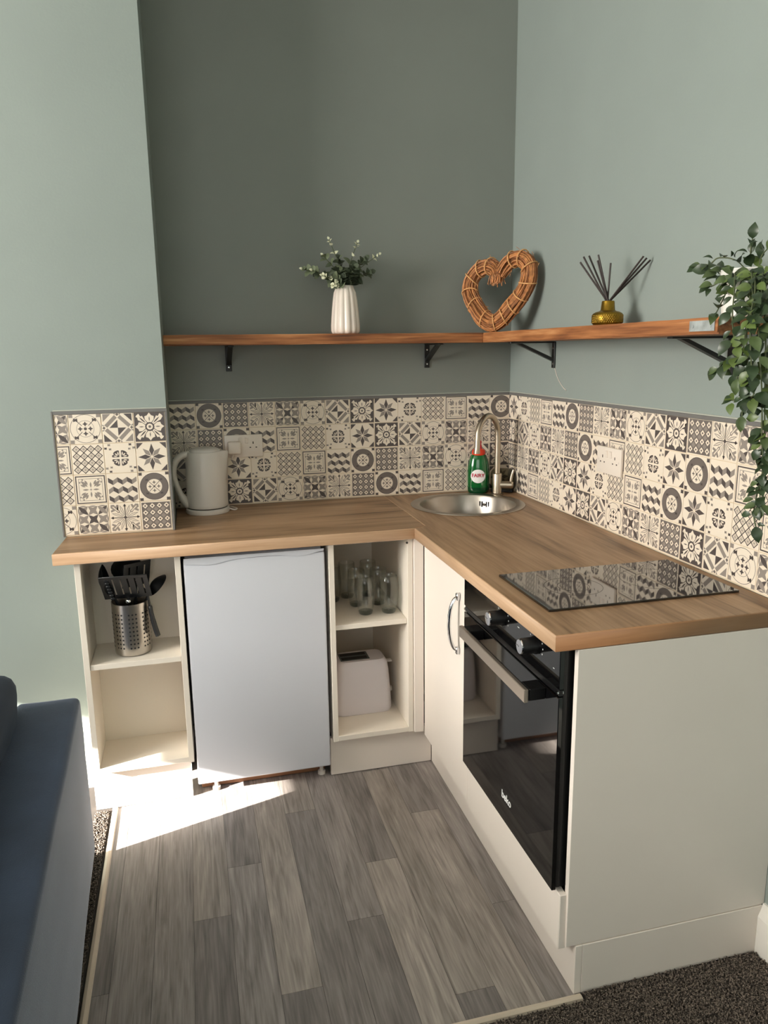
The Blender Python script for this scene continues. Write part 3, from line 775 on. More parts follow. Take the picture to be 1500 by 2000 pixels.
hpth = smoothpath([(-.050, -.006, .222), (-.082, -.010, .219), (-.108, -.013, .195), (-.1165, -.014, .155), (-.109, -.013, .110), (-.094, -.011, .070), (-.078, -.009, .040), (-.068, -.008, .030)], 5)
obj('handle', tube(hpth, [.0125]*12+[.0115]*14+[.015]*(len(hpth)-26), 14, sx=1.25), M['wplast'], kt, smooth=True)
cb_ = smoothpath([(.074, .010, .008), (.098, -.012, .004), (.108, .010, .004), (.094, .040, .004), (.080, .0715, .006), (.078, .091, .04), (.082, .0905, .12), (.084, .075, .165), (.086, .062, .186)], 6)
obj('power_cord', tube(cb_, .0032, 8), M['cable'], kt, smooth=True)

def socket(label, loc, rz):
    s = thing('double_socket', label, 'socket', loc, rz)
    bm = nb(); box(bm, -.0735, .0735, -.0165, -.0072, -.0435, .0435, .003, 2); obj('faceplate', bm, M['socket'], s, smooth=True, angle=30)
    for x in (-.0125, .0125):
        bm = nb(); t_ = nb(); box(t_, -.0065, .0065, -.0035, .0035, -.011, .011, .0012); join(bm, t_, 0, Matrix.Translation((x, -.0165, .021)) @ Matrix.Rotation(.12, 4, 'X')); obj('rocker_switch', bm, M['socket'], s)
    bm = nb()
    for cx in (-.037, .037):
        box(bm, cx-.002, cx+.002, -.0168, -.0160, .007, .016); box(bm, cx-.0145, cx-.0085, -.0168, -.0160, -.0085, -.0045); box(bm, cx+.0085, cx+.0145, -.0168, -.0160, -.0085, -.0045)
    obj('pin_holes', bm, M['hole'], s)
    bm = nb()
    for x in (-.060, .060): cyl((x, -.0172, 0), (x, -.0160, 0), .0034, 10, bm)
    obj('fixing_screw', bm, M['cable'], s)
    return s
s1 = socket('white double socket on the alcove tiles behind the kettle', (-1.117, 0, 1.144), 0)
socket('white double socket on the right wall tiles above the worktop', (0, -.830, 1.143), -PI/2)
pl = thing('kettle_plug', 'white plug pushed into the left outlet of the back socket', 'plug', (-1.154, -.0172, 1.143))
bm = nb(); box(bm, -.025, .025, -.034, -.0002, -.027, .022, .009, 3); obj('plug_body', bm, M['socket'], pl, smooth=True)
bm = tube(smoothpath([(-.006, -.012, -.0265), (-.008, -.012, -.036), (-.012, -.014, -.043)], 3), [.0055, .005, .005, .0045, .004, .004, .0038], 10); obj('cord_grip', bm, M['cable'], pl, smooth=True)

# ================================================================== fridge
fx0, fx1 = -1.364, -.906
fr = thing('undercounter_fridge', 'white undercounter fridge between the two open shelf units', 'fridge', ((fx0+fx1)/2, -.3, 0))
bm = nb(); box(bm, fx0+.004, fx1-.004, -.530, -.03, .045, .852, .004); obj('cabinet_body', bm, M['fridge'], fr, world=True)
bm = nb(); box(bm, fx0+.012, fx1-.012, -.536, -.5302, .07, .84, .001); obj('door_seal', bm, M['rubber'], fr, world=True)
bm = nb(); box(bm, fx0, fx1, -.572, -.5365, .058, .846, .006, 3); fd = obj('door', bm, M['fridge'], fr, world=True, smooth=True, angle=40)
# top capping with the curved lower edge
pts = [(fx0+.002, .8585)]
lo = [(0, .838), (.03, .836), (.065, .832), (.10, .833), (.13, .840), (.17, .845), (.24, .847), (.31, .846), (.335, .842), (.365, .839), (.395, .840), (.42, .846), (.452, .850)]
poly = [(fx0+.002+u, -.572, z) for u, z in lo]+[(fx1-.002, -.572, .8575), (fx0+.002, -.572, .8575)]
bm = prism(poly, (0, -.0035, 0)); obj('top_capping', bm, M['fridge'], fd, world=True)
bm = nb(); box(bm, fx0+.01, fx1-.01, -.498, -.490, .002, .0445, .002); obj('kick_strip', bm, M['skirt_brown'], fr, world=True)
for x in (fx0+.06, fx1-.025):
    bm = moved(lathe([(0, .0005), (.014, .0005), (.014, .012), (.007, .014), (.007, .046), (0, .046)], 16), x, -.515, 0); obj('foot', bm, M['wplast'], fr, world=True, smooth=True, angle=35)

# ================================================================== glasses
def glass_proto():
    g_ = thing('glass_tumbler', 'clear glass tumbler at the left front of the shelf', 'glass', (0, 0, 0), 0, 'clear tumblers on the upper shelf of the right unit')
    pr = [(0, .0004), (.021, .0004), (.0245, .003), (.029, .022), (.0335, .055), (.0340, .080), (.0318, .115), (.0300, .138), (.0292, .1386), (.0286, .138), (.0304, .115), (.0326, .080), (.0321, .055), (.0275, .024), (.022, .014), (0, .012)]
    obj('bowl', lathe(pr, 32), M['glass'], g_, smooth=True, angle=60)
    bm = lathe([(0, .0006), (.0208, .0006), (.0240, .003), (.0262, .011), (.0215, .0135), (0, .0115)], 32); obj('thick_base', bm, M['glass_base'], g_, smooth=True, angle=60)
    return g_
GL = [((-.746, -.472), 'front left clear tumbler on the shelf above the toaster'), ((-.662, -.478), 'front right clear tumbler on the shelf above the toaster'),
      ((-.758, -.375), 'clear tumbler directly behind the front left tumbler'), ((-.676, -.378), 'clear tumbler directly behind the front right tumbler'),
      ((-.772, -.270), 'clear tumbler in the third row, left of its pair'), ((-.690, -.272), 'clear tumbler in the third row, right of its pair'),
      ((-.834, -.300), 'clear tumbler at the dark left rear of the shelf')]
g0 = glass_proto()
for k, ((x, y), lb) in enumerate(GL):
    if k == 0: g0.location = (x, y, .577); g0['label'] = lb
    else: copy_tree(g0, (x, y, .577), lb)

# ================================================================== toaster
ts = thing('toaster', 'white two slot toaster on the bottom shelf of the right unit', 'toaster', (-.749, -.372, .168))
bm = nb(); nlev = [(0, .104, .064), (.012, .108, .068), (.05, .107, .068), (.12, .103, .066), (.170, .099, .063), (.195, .095, .059), (.2075, .086, .050)]
def rr2(w_, d_, r, n=5):
    out = []
    for cx, cy, a0 in ((w_-r, d_-r, 0), (-w_+r, d_-r, PI/2), (-w_+r, -d_+r, PI), (w_-r, -d_+r, 1.5*PI)):
        for i in range(n+1): a = a0+PI/2*i/n; out.append((cx+r*math.cos(a), cy+r*math.sin(a)))
    return out
rings = []
for z, w_, d_ in nlev: rings.append([bm.verts.new((x, y, z if z > .011 else (.012 if abs(x) < .045 else .0008))) for x, y in rr2(w_, d_, .026)])
n_ = len(rings[0])
for a, b_ in zip(rings, rings[1:]):
    for i in range(n_): bm.faces.new([a[i], a[(i+1) % n_], b_[(i+1) % n_], b_[i]])
bm.faces.new(rings[0][::-1]); bm.faces.new(rings[-1])
obj('housing', bm, M['toaster'], ts, smooth=True, angle=35)
bm = nb(); box(bm, -.080, .030, -.036, .036, .2076, .2092, .0007); tt = obj('slot_plate', bm, M['toaster_in'], ts)
bm = nb()
for y in (-.018, .018): box(bm, -.074, .022, y-.0115, y+.0115, .2093, .2097)
obj('bread_slot', bm, M['rubber'], tt)
bm = nb(); box(bm, .1005, .122, -.010, .010, .174, .181, .002); obj('lever', bm, M['wplast'], ts)
bm = tube([(.107, .0, .062), (.121, .0, .062)], .011, 16); obj('browning_dial', bm, M['wplast'], ts, smooth=True, angle=35)

# ================================================================== utensil pot and utensils
UC = Vector((-1.543, -.478, .5295))
up = thing('utensil_pot', 'perforated steel utensil pot on the left unit shelf', 'utensil pot', UC)
bm = lathe([(0, .0005), (.052, .0005), (.0575, .003), (.059, .009), (.059, .174), (.0595, .177), (.0582, .1775), (.0575, .174), (.0575, .010), (.054, .006), (0, .005)], 56)
obj('cup', bm, M['steel'], up, smooth=True, angle=40)
bm = nb()
for blk in range(8):
    for cc in range(3):
        a = 2*PI*blk/8+(cc-1)*.19+.15
        for r in range(9):
            z = .030+r*.0142
            t_ = lathe([(0, .0003), (.0032, .0003), (.0032, 0)], 8)
            join(bm, t_, 0, Matrix.Translation((.0591*math.cos(a), .0591*math.sin(a), z)) @ Matrix.Rotation(a, 4, 'Z') @ Matrix.Rotation(PI/2, 4, 'Y'))
o = obj('perforation', bm, M['rubber'], up); o['kind'] = 'stuff'
def utensil(name, label, base, tip, head):
    """handle from base (in the pot) to tip; head(bm) builds the working end in a frame whose +z follows the handle"""
    u = thing(name, label, 'utensil', UC+Vector(base))
    d = Vector(tip)-Vector(base); L = d.length
    q = d.to_track_quat('Z', 'Y').to_matrix().to_4x4()
    bm = nb(); tube([(0, 0, 0), (0, 0, L*.5), (0, 0, L)], [.0065, .0055, .0045], 10, bm); bm.transform(q); obj('handle', bm, M['utensil'], u, smooth=True)
    bm = head(); bm.transform(q @ Matrix.Translation((0, 0, L))); obj('head', bm, M['utensil'], u, smooth=True, angle=40)
    return u
def turner_head(slots=4, w_=.048, h_=.09, ang=0, rad=0):
    bm = nb(); n = slots*2+1; x = -w_; st_ = 2*w_/n
    box(bm, -w_, w_, -.0016, .0016, -.004, .014, .001); box(bm, -w_, w_, -.0016, .0016, h_-.014, h_, .001)
    for i in range(0, n, 2): box(bm, -w_+i*st_-st_*.28*(i > 0), -w_+(i+1)*st_+st_*.28*(i < n-1), -.0016, .0016, .013, h_-.013, .0006)
    bm.transform(Matrix.Rotation(ang, 4, 'Z') @ Matrix.Rotation(rad, 4, 'X')); return bm
def spoon_head(w_=.032, h_=.075, dep=.016, ang=0, tilt=0):
    bm = nb(); R2 = []
    for i in range(7):
        v = i/6; ring_ = []
        for k in range(20):
            a = 2*PI*k/20; ring_.append(bm.verts.new((w_*v*math.cos(a), dep*(1-v*v), h_/2+h_/2*v*math.sin(a))) if i else None)
        if i == 0: ring_ = [bm.verts.new((0, dep, h_/2))]
        R2.append(ring_)
    for a, b_ in zip(R2, R2[1:]):
        for k in range(20):
            if len(a) == 1: bm.faces.new([a[0], b_[k], b_[(k+1) % 20]])
            else: bm.faces.new([a[k], b_[k], b_[(k+1) % 20], a[(k+1) % 20]])
    bmesh.ops.solidify(bm, geom=bm.faces[:], thickness=.002)
    bm.transform(Matrix.Rotation(ang, 4, 'Z') @ Matrix.Rotation(tilt, 4, 'X')); return bm
def comb_head():
    bm = spoon_head(.050, .115, .026, 2.7, .1)
    for k in range(7):
        z = .012+k*.011
        t_ = nb(); box(t_, -.056, -.036, -.012, .0, z, z+.008, .001); join(bm, t_, 0, Matrix.Rotation(2.7, 4, 'Z') @ Matrix.Rotation(.1, 4, 'X'))
    return bm
utensil('slotted_turner', 'black slotted turner, the broad one leaning at the front of the steel pot', (.010, .010, .006), (.000, -.036, .200), lambda: turner_head(6, .074, .105, .12, .35))
utensil('pasta_server', 'black toothed pasta server leaning left in the steel pot', (.020, .018, .006), (-.048, -.014, .200), comb_head)
utensil('serving_spoon', 'black serving spoon with an oval bowl leaning right in the steel pot', (-.028, .012, .006), (.060, .000, .190), lambda: spoon_head(.042, .085, .020, .3, .35))
utensil('soup_ladle', 'black rounded ladle at the back of the steel pot', (-.006, -.020, .006), (-.006, .034, .235), lambda: spoon_head(.052, .090, .03, 0, .5))
utensil('fish_slice', 'black solid spatula behind the slotted turner in the steel pot', (.004, .024, .006), (.022, .012, .225), lambda: turner_head(3, .050, .080, -.35, .1))
wk = thing('hooked_kitchen_tool', 'black handled tool hooked over the right rim of the steel pot', 'utensil', UC+Vector((.060, -.028, .115)))
bm = tube(smoothpath([(.022, -.006, -.058), (.013, -.004, -.020), (.006, -.002, .022), (.003, 0, .045)], 4), [.0085]*6+[.0075]*6+[.006], 10, sx=1.4); obj('handle', bm, M['utensil'], wk, smooth=True)
bm = tube(smoothpath([(.003, 0, .045), (-.002, .0, .085), (-.012, .004, .104), (-.024, .010, .098), (-.026, .012, .075)], 4), .004, 8, sx=1.8); obj('blade', bm, M['utensil'], wk, smooth=True)
sp = thing('round_ended_tool', 'small steel round-ended tool poking out of the front of the steel pot', 'utensil', UC+Vector((-.002, -.030, .04)))
bm = tube([(0, 0, 0), (0, -.004, .135)], .005, 10); obj('shaft', bm, M['chrome'], sp, smooth=True)
bm = lathe([(0, -.012), (.008, -.008), (.0105, 0), (.008, .008), (0, .012)], 16); bm.transform(Matrix.Translation((0, -.004, .142))); obj('end_cap', bm, M['chrome'], sp, smooth=True)

# ================================================================== shelves and brackets
ZS0, ZS1 = 1.526, 1.562; SDP = .205
def board(name, label, outline, m, d):
    t_ = thing(name, label, 'shelf', (outline[0][0], outline[0][1], ZS0))
    bm = nb(); t2 = nb(); xs = [p[0] for p in outline]; ys = [p[1] for p in outline]
    box(t2, min(xs), max(xs), min(ys), max(ys), ZS0, ZS1)
    long_ = 0 if (max(xs)-min(xs)) > (max(ys)-min(ys)) else 1
    es = [e for e in t2.edges if abs((e.verts[0].co-e.verts[1].co)[long_]) > .3]
    bmesh.ops.subdivide_edges(t2, edges=es, cuts=40)
    bmesh.ops.bevel(t2, geom=[e for e in t2.edges if abs((e.verts[0].co-e.verts[1].co)[long_]) > .01 and len(e.link_faces) == 2 and e.calc_face_angle(0) > .5], offset=.004, segments=2, affect='EDGES')
    for v in t2.verts:
        n1 = pnoise(v.co*9+Vector((d, 0, 0)))*.0016; v.co.z += n1*.6
        if long_ == 0 and v.co.y < -.1: v.co.y += n1
        if long_ == 1 and v.co.x < -.1: v.co.x += n1
    join(bm, t2); obj('board', bm, m, t_, world=True, smooth=True, angle=30)
    return t_
board('rustic_shelf', 'rustic wooden shelf along the dark alcove wall under the vase', [(XP+.002, -SDP), (-SDP-.0012, -.002)], M['shelf_x'], 3)
rs = board('rustic_shelf', 'rustic wooden shelf along the right wall under the reed diffuser', [(-SDP, -1.556), (-.002, -.002)], M['shelf_y'], 8)
bm = nb(); box(bm, -SDP-.0022, -SDP-.0008, -1.548, -1.462, ZS0+.007, ZS1-.006, .0003)
for y in (-1.475, -1.535): cyl((-SDP-.0035, y, (ZS0+ZS1)/2), (-SDP-.002, y, (ZS0+ZS1)/2), .004, 8, bm)
obj('metal_end_band', bm, M['galv'], rs, world=True)
def bracket(label, loc, rz):
    b_ = thing('shelf_bracket', label, 'bracket', loc, rz, )
    bm = nb(); box(bm, -.011, .011, -.0062, -.0012, -.095, -.0002, .001); obj('wall_leg', bm, M['blackmetal'], b_)
    bm = nb(); box(bm, -.011, .011, -.180, -.0066, -.0052, -.0002, .001); obj('shelf_leg', bm, M['blackmetal'], b_)
    bm = nb(); prism([(-.009, -.155, -.006), (-.009, -.0066, -.072), (-.009, -.0066, -.060), (-.009, -.133, -.006)], (.018, 0, 0), bm); obj('brace', bm, M['blackmetal'], b_)
    for z in (-.024, -.080):
        bm = lathe([(0, .002), (.003, .0016), (.0042, 0), (0, 0)], 12); bm.transform(Matrix.Translation((0, -.0062, z)) @ Matrix.Rotation(PI/2, 4, 'X')); obj('screw', bm, M['chrome'], b_, smooth=True)
    return b_
bracket('black bracket under the alcove shelf, left one by the chimney breast', (-1.156, 0, ZS0-.0015), 0)
bracket('black bracket under the alcove shelf, right one below the vase and heart', (-.367, 0, ZS0-.0015), 0)
bracket('black bracket under the right wall shelf, nearest the room corner', (0, -.396, ZS0-.0015), -PI/2)
bracket('black bracket under the right wall shelf, behind the trailing plant', (0, -1.352, ZS0-.0015), -PI/2)
# loose pale cable end stuck to the wall under the corner bracket
bm = tube(smoothpath([(-.0022, -.405, 1.43), (-.0022, -.43, 1.395), (-.0022, -.47, 1.365), (-.0022, -.50, 1.352)], 4), .0012, 6)
tag(obj('wall_thread', bm, M['cable'], smooth=True), 'thin pale thread on the right wall below the corner bracket', 'thread')

# ================================================================== leaves
def leaf_mesh(name, L, W, fold, curl, m, rnd=1.0):
    bm = nb(); n = 6; rows = []
    for i in range(n+1):
        t = i/n; wv = W*math.sin(PI*t**.8)**rnd*(1 if t < 1 else 0)
        z = curl*math.sin(PI*t)-.25*curl*t; y = L*t
        if i in (0, n): rows.append([bm.verts.new((0, y, z))])
        else: rows.append([bm.verts.new((-wv, y, z+fold*wv)), bm.verts.new((0, y, z)), bm.verts.new((wv, y, z+fold*wv))])
    for a, b_ in zip(rows, rows[1:]):
        if len(a) == 1: bm.faces.new([a[0], b_[1], b_[0]]); bm.faces.new([a[0], b_[2], b_[1]])
        elif len(b_) == 1: bm.faces.new([a[0], a[1], b_[0]]); bm.faces.new([a[1], a[2], b_[0]])
        else: bm.faces.new([a[0], a[1], b_[1], b_[0]]); bm.faces.new([a[1], a[2], b_[2], b_[1]])
    me = bpy.data.meshes.new(name); bm.to_mesh(me); bm.free(); me.materials.append(m)
    me.polygons.foreach_set('use_smooth', [True]*len(me.polygons)); return me
def place_leaf(mesh, parent, pos, d, nrm, sc):
    o = bpy.data.objects.new('leaf', mesh); COL.objects.link(o); o.parent = parent
    y = Vector(d).normalized(); z = Vector(nrm); z = (z-y*z.dot(y))
    z = z.normalized() if z.length > 1e-3 else y.orthogonal().normalized()
    x = y.cross(z); m_ = Matrix((x, y, z)).transposed().to_4x4()
    m_.translation = Vector(pos)-root_loc(parent); o.matrix_local = m_ @ Matrix.Scale(sc, 4)
    return o

# vase with eucalyptus
VC = Vector((-.722, -.112, ZS1+.001))
vz = thing('fluted_vase', 'white fluted ceramic vase holding grey green sprigs on the alcove shelf', 'vase', VC)
bm = nb(); nf = 12; rings = []
for z, r in ((0, .048), (.003, .0525), (.012, .0555), (.03, .0555), (.08, .0515), (.12, .047), (.150, .0425), (.164, .036), (.172, .0325), (.175, .031), (.172, .0295), (.12, .029), (.06, .03)):
    ring_ = []
    for k in range(nf*6):
        a = 2*PI*k/(nf*6); fl = abs(math.cos(a*nf/2)); amp = .10 if z < .168 and r > .0305 else 0
        ring_.append(bm.verts.new((r*(1-amp*(1-fl)**1.3)*math.cos(a), r*(1-amp*(1-fl)**1.3)*math.sin(a), z)))
    rings.append(ring_)
for a, b_ in zip(rings, rings[1:]):
    for i in range(nf*6): j = (i+1) % (nf*6); bm.faces.new([a[i], a[j], b_[j], b_[i]])
bm.faces.new(rings[0][::-1]); bm.faces.new(rings[-1])
obj('body', bm, M['vase'], vz, smooth=True, angle=50)
EU = [leaf_mesh('euc_leaf', .024, .0105, .12, .003, M['euc'], .8), leaf_mesh('euc_leaf', .022, .0105, .1, .004, M['eucd'], .8), leaf_mesh('bud_leaf', .014, .0055, .2, .002, M['bud'], .9)]
sprigs = [((-.845, -.13, 1.790), 'l'), ((-.800, -.105, 1.845), 'l'), ((-.775, -.10, 1.902), 'b'), ((-.668, -.10, 1.893), 'b'), ((-.592, -.12, 1.850), 'b'), ((-.625, -.13, 1.785), 'd'),
          ((-.812, -.15, 1.770), 'b'), ((-.880, -.12, 1.795), 'l'), ((-.650, -.15, 1.830), 'd'), ((-.735, -.07, 1.840), 'd'), ((-.690, -.15, 1.800), 'd'), ((-.775, -.155, 1.735), 'b')]
SPL = ['low left grey green sprig with a pale tip reaching out past the vase', 'upper left grey green sprig below the tallest left stem', 'tallest left sprig with pale buds at its tip', 'tallest right sprig with white buds at its tip',
       'right sprig with the large cluster of white buds', 'dark green sprig drooping low on the right of the vase', 'short left sprig with round leaves and cream buds', 'leftmost grey green sprig with a small pale tip',
       'dark sprig leaning right between the white bud sprigs', 'dark sprig standing upright at the back of the vase', 'dark short sprig at the front right of the vase mouth', 'drooping pale sprig over the left rim of the vase']
for k, (tip, kind) in enumerate(sprigs):
    sgt = thing('eucalyptus_sprig', '', 'foliage', VC+Vector((0, 0, .16)), 0, 'grey green sprigs in the white fluted vase')
    sgt['label'] = SPL[k]
    tip = Vector(tip); b0 = VC+Vector((R_.uniform(-.012, .012), R_.uniform(-.012, .012), .13)); mid = b0.lerp(tip, .5)+Vector((0, 0, .022))
    mid = Vector((VC.x+(mid.x-VC.x)*.75, VC.y+(mid.y-VC.y)*.75, max(mid.z, VC.z+.185)))
    path = smoothpath([b0, VC+Vector(((b0.x-VC.x)*1.1+(tip.x-VC.x)*.08, (b0.y-VC.y)+(tip.y-VC.y)*.08, .178)), mid, tip], 6)
    bm = tube(path, .0013, 6); obj('stem', bm, M['stem'], sgt, world=True, smooth=True)
    nlf = 9 if kind == 'd' else 7
    for q in range(nlf):
        t = .34+.66*q/(nlf-1); i = min(len(path)-2, int(t*(len(path)-1))); p = path[i]; dr = (path[i+1]-path[i]).normalized()
        for s in (-1, 1):
            side = dr.cross(Vector((0, -1, .2))).normalized()*s; side = (Matrix.Rotation(q*1.1+k, 3, dr) @ side)
            big = 1.95-.95*(q/(nlf-1))
            mesh = EU[2] if (kind == 'b' and q >= nlf-3) else (EU[1] if kind == 'd' or R_.random() < .4 else EU[0])
            place_leaf(mesh, sgt, p, side+dr*.55, dr*.6-side*.3+Vector((0, -.7, .3)), big*(1.1 if mesh is EU[2] else 1))
    place_leaf(EU[2] if kind != 'd' else EU[1], sgt, tip, dr, (0, -1, .2), .9)

# ================================================================== twig heart
hL, hR, hT = Vector((-.236, -.035, 1.745)), Vector((-.036, -.325, 1.760)), Vector((-.158, -.196, 1.590))
ux = (hR-hL).normalized(); hm = (hL+hR)/2; uz = (hm-hT); uz = (uz-ux*uz.dot(ux)).normalized(); uy = ux.cross(uz)
if uy.y > 0: uy = -uy
hwid = (hR-hL).length
ht = thing('twig_heart', 'woven brown twig heart leaning in the corner on the shelf', 'heart', (hT.x, hT.y, ZS1+.001))
# centre line in a unit frame measured from the photograph: x across 0..1, z up
cl = [(.46, .62), (.475, .70), (.42, .775), (.31, .80), (.20, .755), (.125, .66), (.105, .54), (.145, .41), (.235, .27), (.345, .14), (.465, .075), (.58, .125), (.69, .24), (.79, .36), (.865, .48), (.90, .60), (.885, .73), (.82, .815), (.72, .845), (.62, .80), (.545, .71), (.51, .655)]
sx_, sz_ = .335, .308; org = hm-ux*(.5025*sx_)-uz*((hm-hT).dot(uz)-.040+.075*sz_)
def hp3(x, z, off=0): return org+ux*(x*sx_)+uz*(z*sz_)+uy*off
cpath = smoothpath([hp3(x, z) for x, z in cl], 5)
tw = nb(); hr = .033
nP = len(cpath); tg = [(cpath[min(nP-1, i+1)]-cpath[max(0, i-1)]).normalized() for i in range(nP)]
for k in range(96):
    a0 = 2*PI*k*.618; rr = hr*math.sqrt((k+.5)/96); tw_ = R_.uniform(-.6, .6); i0 = R_.randint(0, 20) if k % 3 else 0; i1 = nP-(R_.randint(0, 20) if k % 4 else 0)
    pts = []
    for i in range(i0, i1, 2):
        a = a0+tw_*i/20; nn = uy.cross(tg[i]).normalized()
        taper = .75+.25*math.sin(PI*i/nP)
        jit = pnoise(Vector((k*3.1, i*.15, 0)))*.004
        pts.append(cpath[i]+(nn*math.cos(a)*(rr*taper+jit)+uy*math.sin(a)*(rr*taper*.8+jit)))
    if len(pts) > 3: tube(pts, R_.uniform(.0018, .0032), 5, tw, mi=k % 2)
for k in range(70):     # frayed tail at the inner point
    a = R_.uniform(-.5, .5); p0 = cpath[3]+ux*R_.uniform(-.026, .026)+uy*R_.uniform(-.02, .02)
    tube([p0, p0-uz*R_.uniform(.02, .040)+ux*math.sin(a)*.03], .0016, 4, tw, mi=0)
for k in range(16):
    i = R_.randint(8, nP-8); nn = uy.cross(tg[i]).normalized()*R_.choice((-1, 1)); p0 = cpath[i]+nn*hr*.95
    tube([p0, p0+nn*R_.uniform(.004, .012)+tg[i]*R_.uniform(.008, .022)], .0009, 4, tw, mi=0)
o = obj('twig_bundle', tw, [M['twig'], M['twig_d']], ht, world=True, smooth=True); o['kind'] = 'stuff'
for k, i in enumerate((12, 18, 25, 32, 38, 45, 51, 56, 61, 66, 72, 79, 86, 92)):
    nn = uy.cross(tg[i]).normalized(); pts = []
    for q in range(15):
        a = 2*PI*q/14; pts.append(cpath[i]+(nn*math.cos(a)*(hr*1.0)+uy*math.sin(a)*(hr*.82+.002))+tg[i]*(.010*math.sin(a+k)))
    bm = tube(pts, .0025, 6); obj('binding', bm, M['bind'], ht, world=True, smooth=True)
zmin = min((o.matrix_basis @ v.co).z for v in o.data.vertices)
ht.location.z += -zmin+.0 if abs(zmin) < .08 else 0

# ================================================================== reed diffuser
DC = Vector((-.100, -.925, ZS1+.001))
df = thing('reed_diffuser', 'antique gold reed diffuser bottle with dark reeds on the right shelf', 'diffuser', DC)
pr = [(0, .0003), (.036, .0003), (.041, .004), (.0445, .010), (.0448, .030), (.042, .0355), (.034, .040), (.024, .0425), (.0205, .046), (.0185, .068), (.0175, .071), (.0155, .0715), (.0145, .068), (.0145, .05), (0, .05)]
bm = lathe(pr, 60)
obj('bottle', bm, M['brass'], df, smooth=True, angle=50)
bm = nb()
for r in range(5):
    for k in range(44):
        a = 2*PI*(k+.5*(r % 2))/44
        t_ = lathe([(0, .0013), (.0020, .0006), (.0026, 0)], 6)
        join(bm, t_, 0, Matrix.Translation((.0445*math.cos(a), .0445*math.sin(a), .0105+r*.0047)) @ Matrix.Rotation(a, 4, 'Z') @ Matrix.Rotation(PI/2, 4, 'Y'))
obj('hobnail_band', bm, M['brass'], df, smooth=True)['kind'] = 'stuff'
view_r = Vector((.68, -.73, 0)); view_f = Vector((.5, .866, 0))
for k, (sx_, hh, fx) in enumerate(((-.086, .185, .0), (-.067, .203, .01), (-.071, .199, -.01), (-.046, .205, .02), (-.024, .185, -.02), (.002, .178, .0), (.102, .186, .0), (.106, .181, .012), (.098, .190, -.01))):
    tip = Vector((.76*sx_+fx, -.65*sx_+fx*.6, hh)); bt = Vector((-sx_*.10+R_.uniform(-.003, .003), sx_*.08+R_.uniform(-.003, .003), .0515))
    bm = tube([bt, tip], .0027, 7); obj('reed', bm, M['reed'], df, smooth=True)

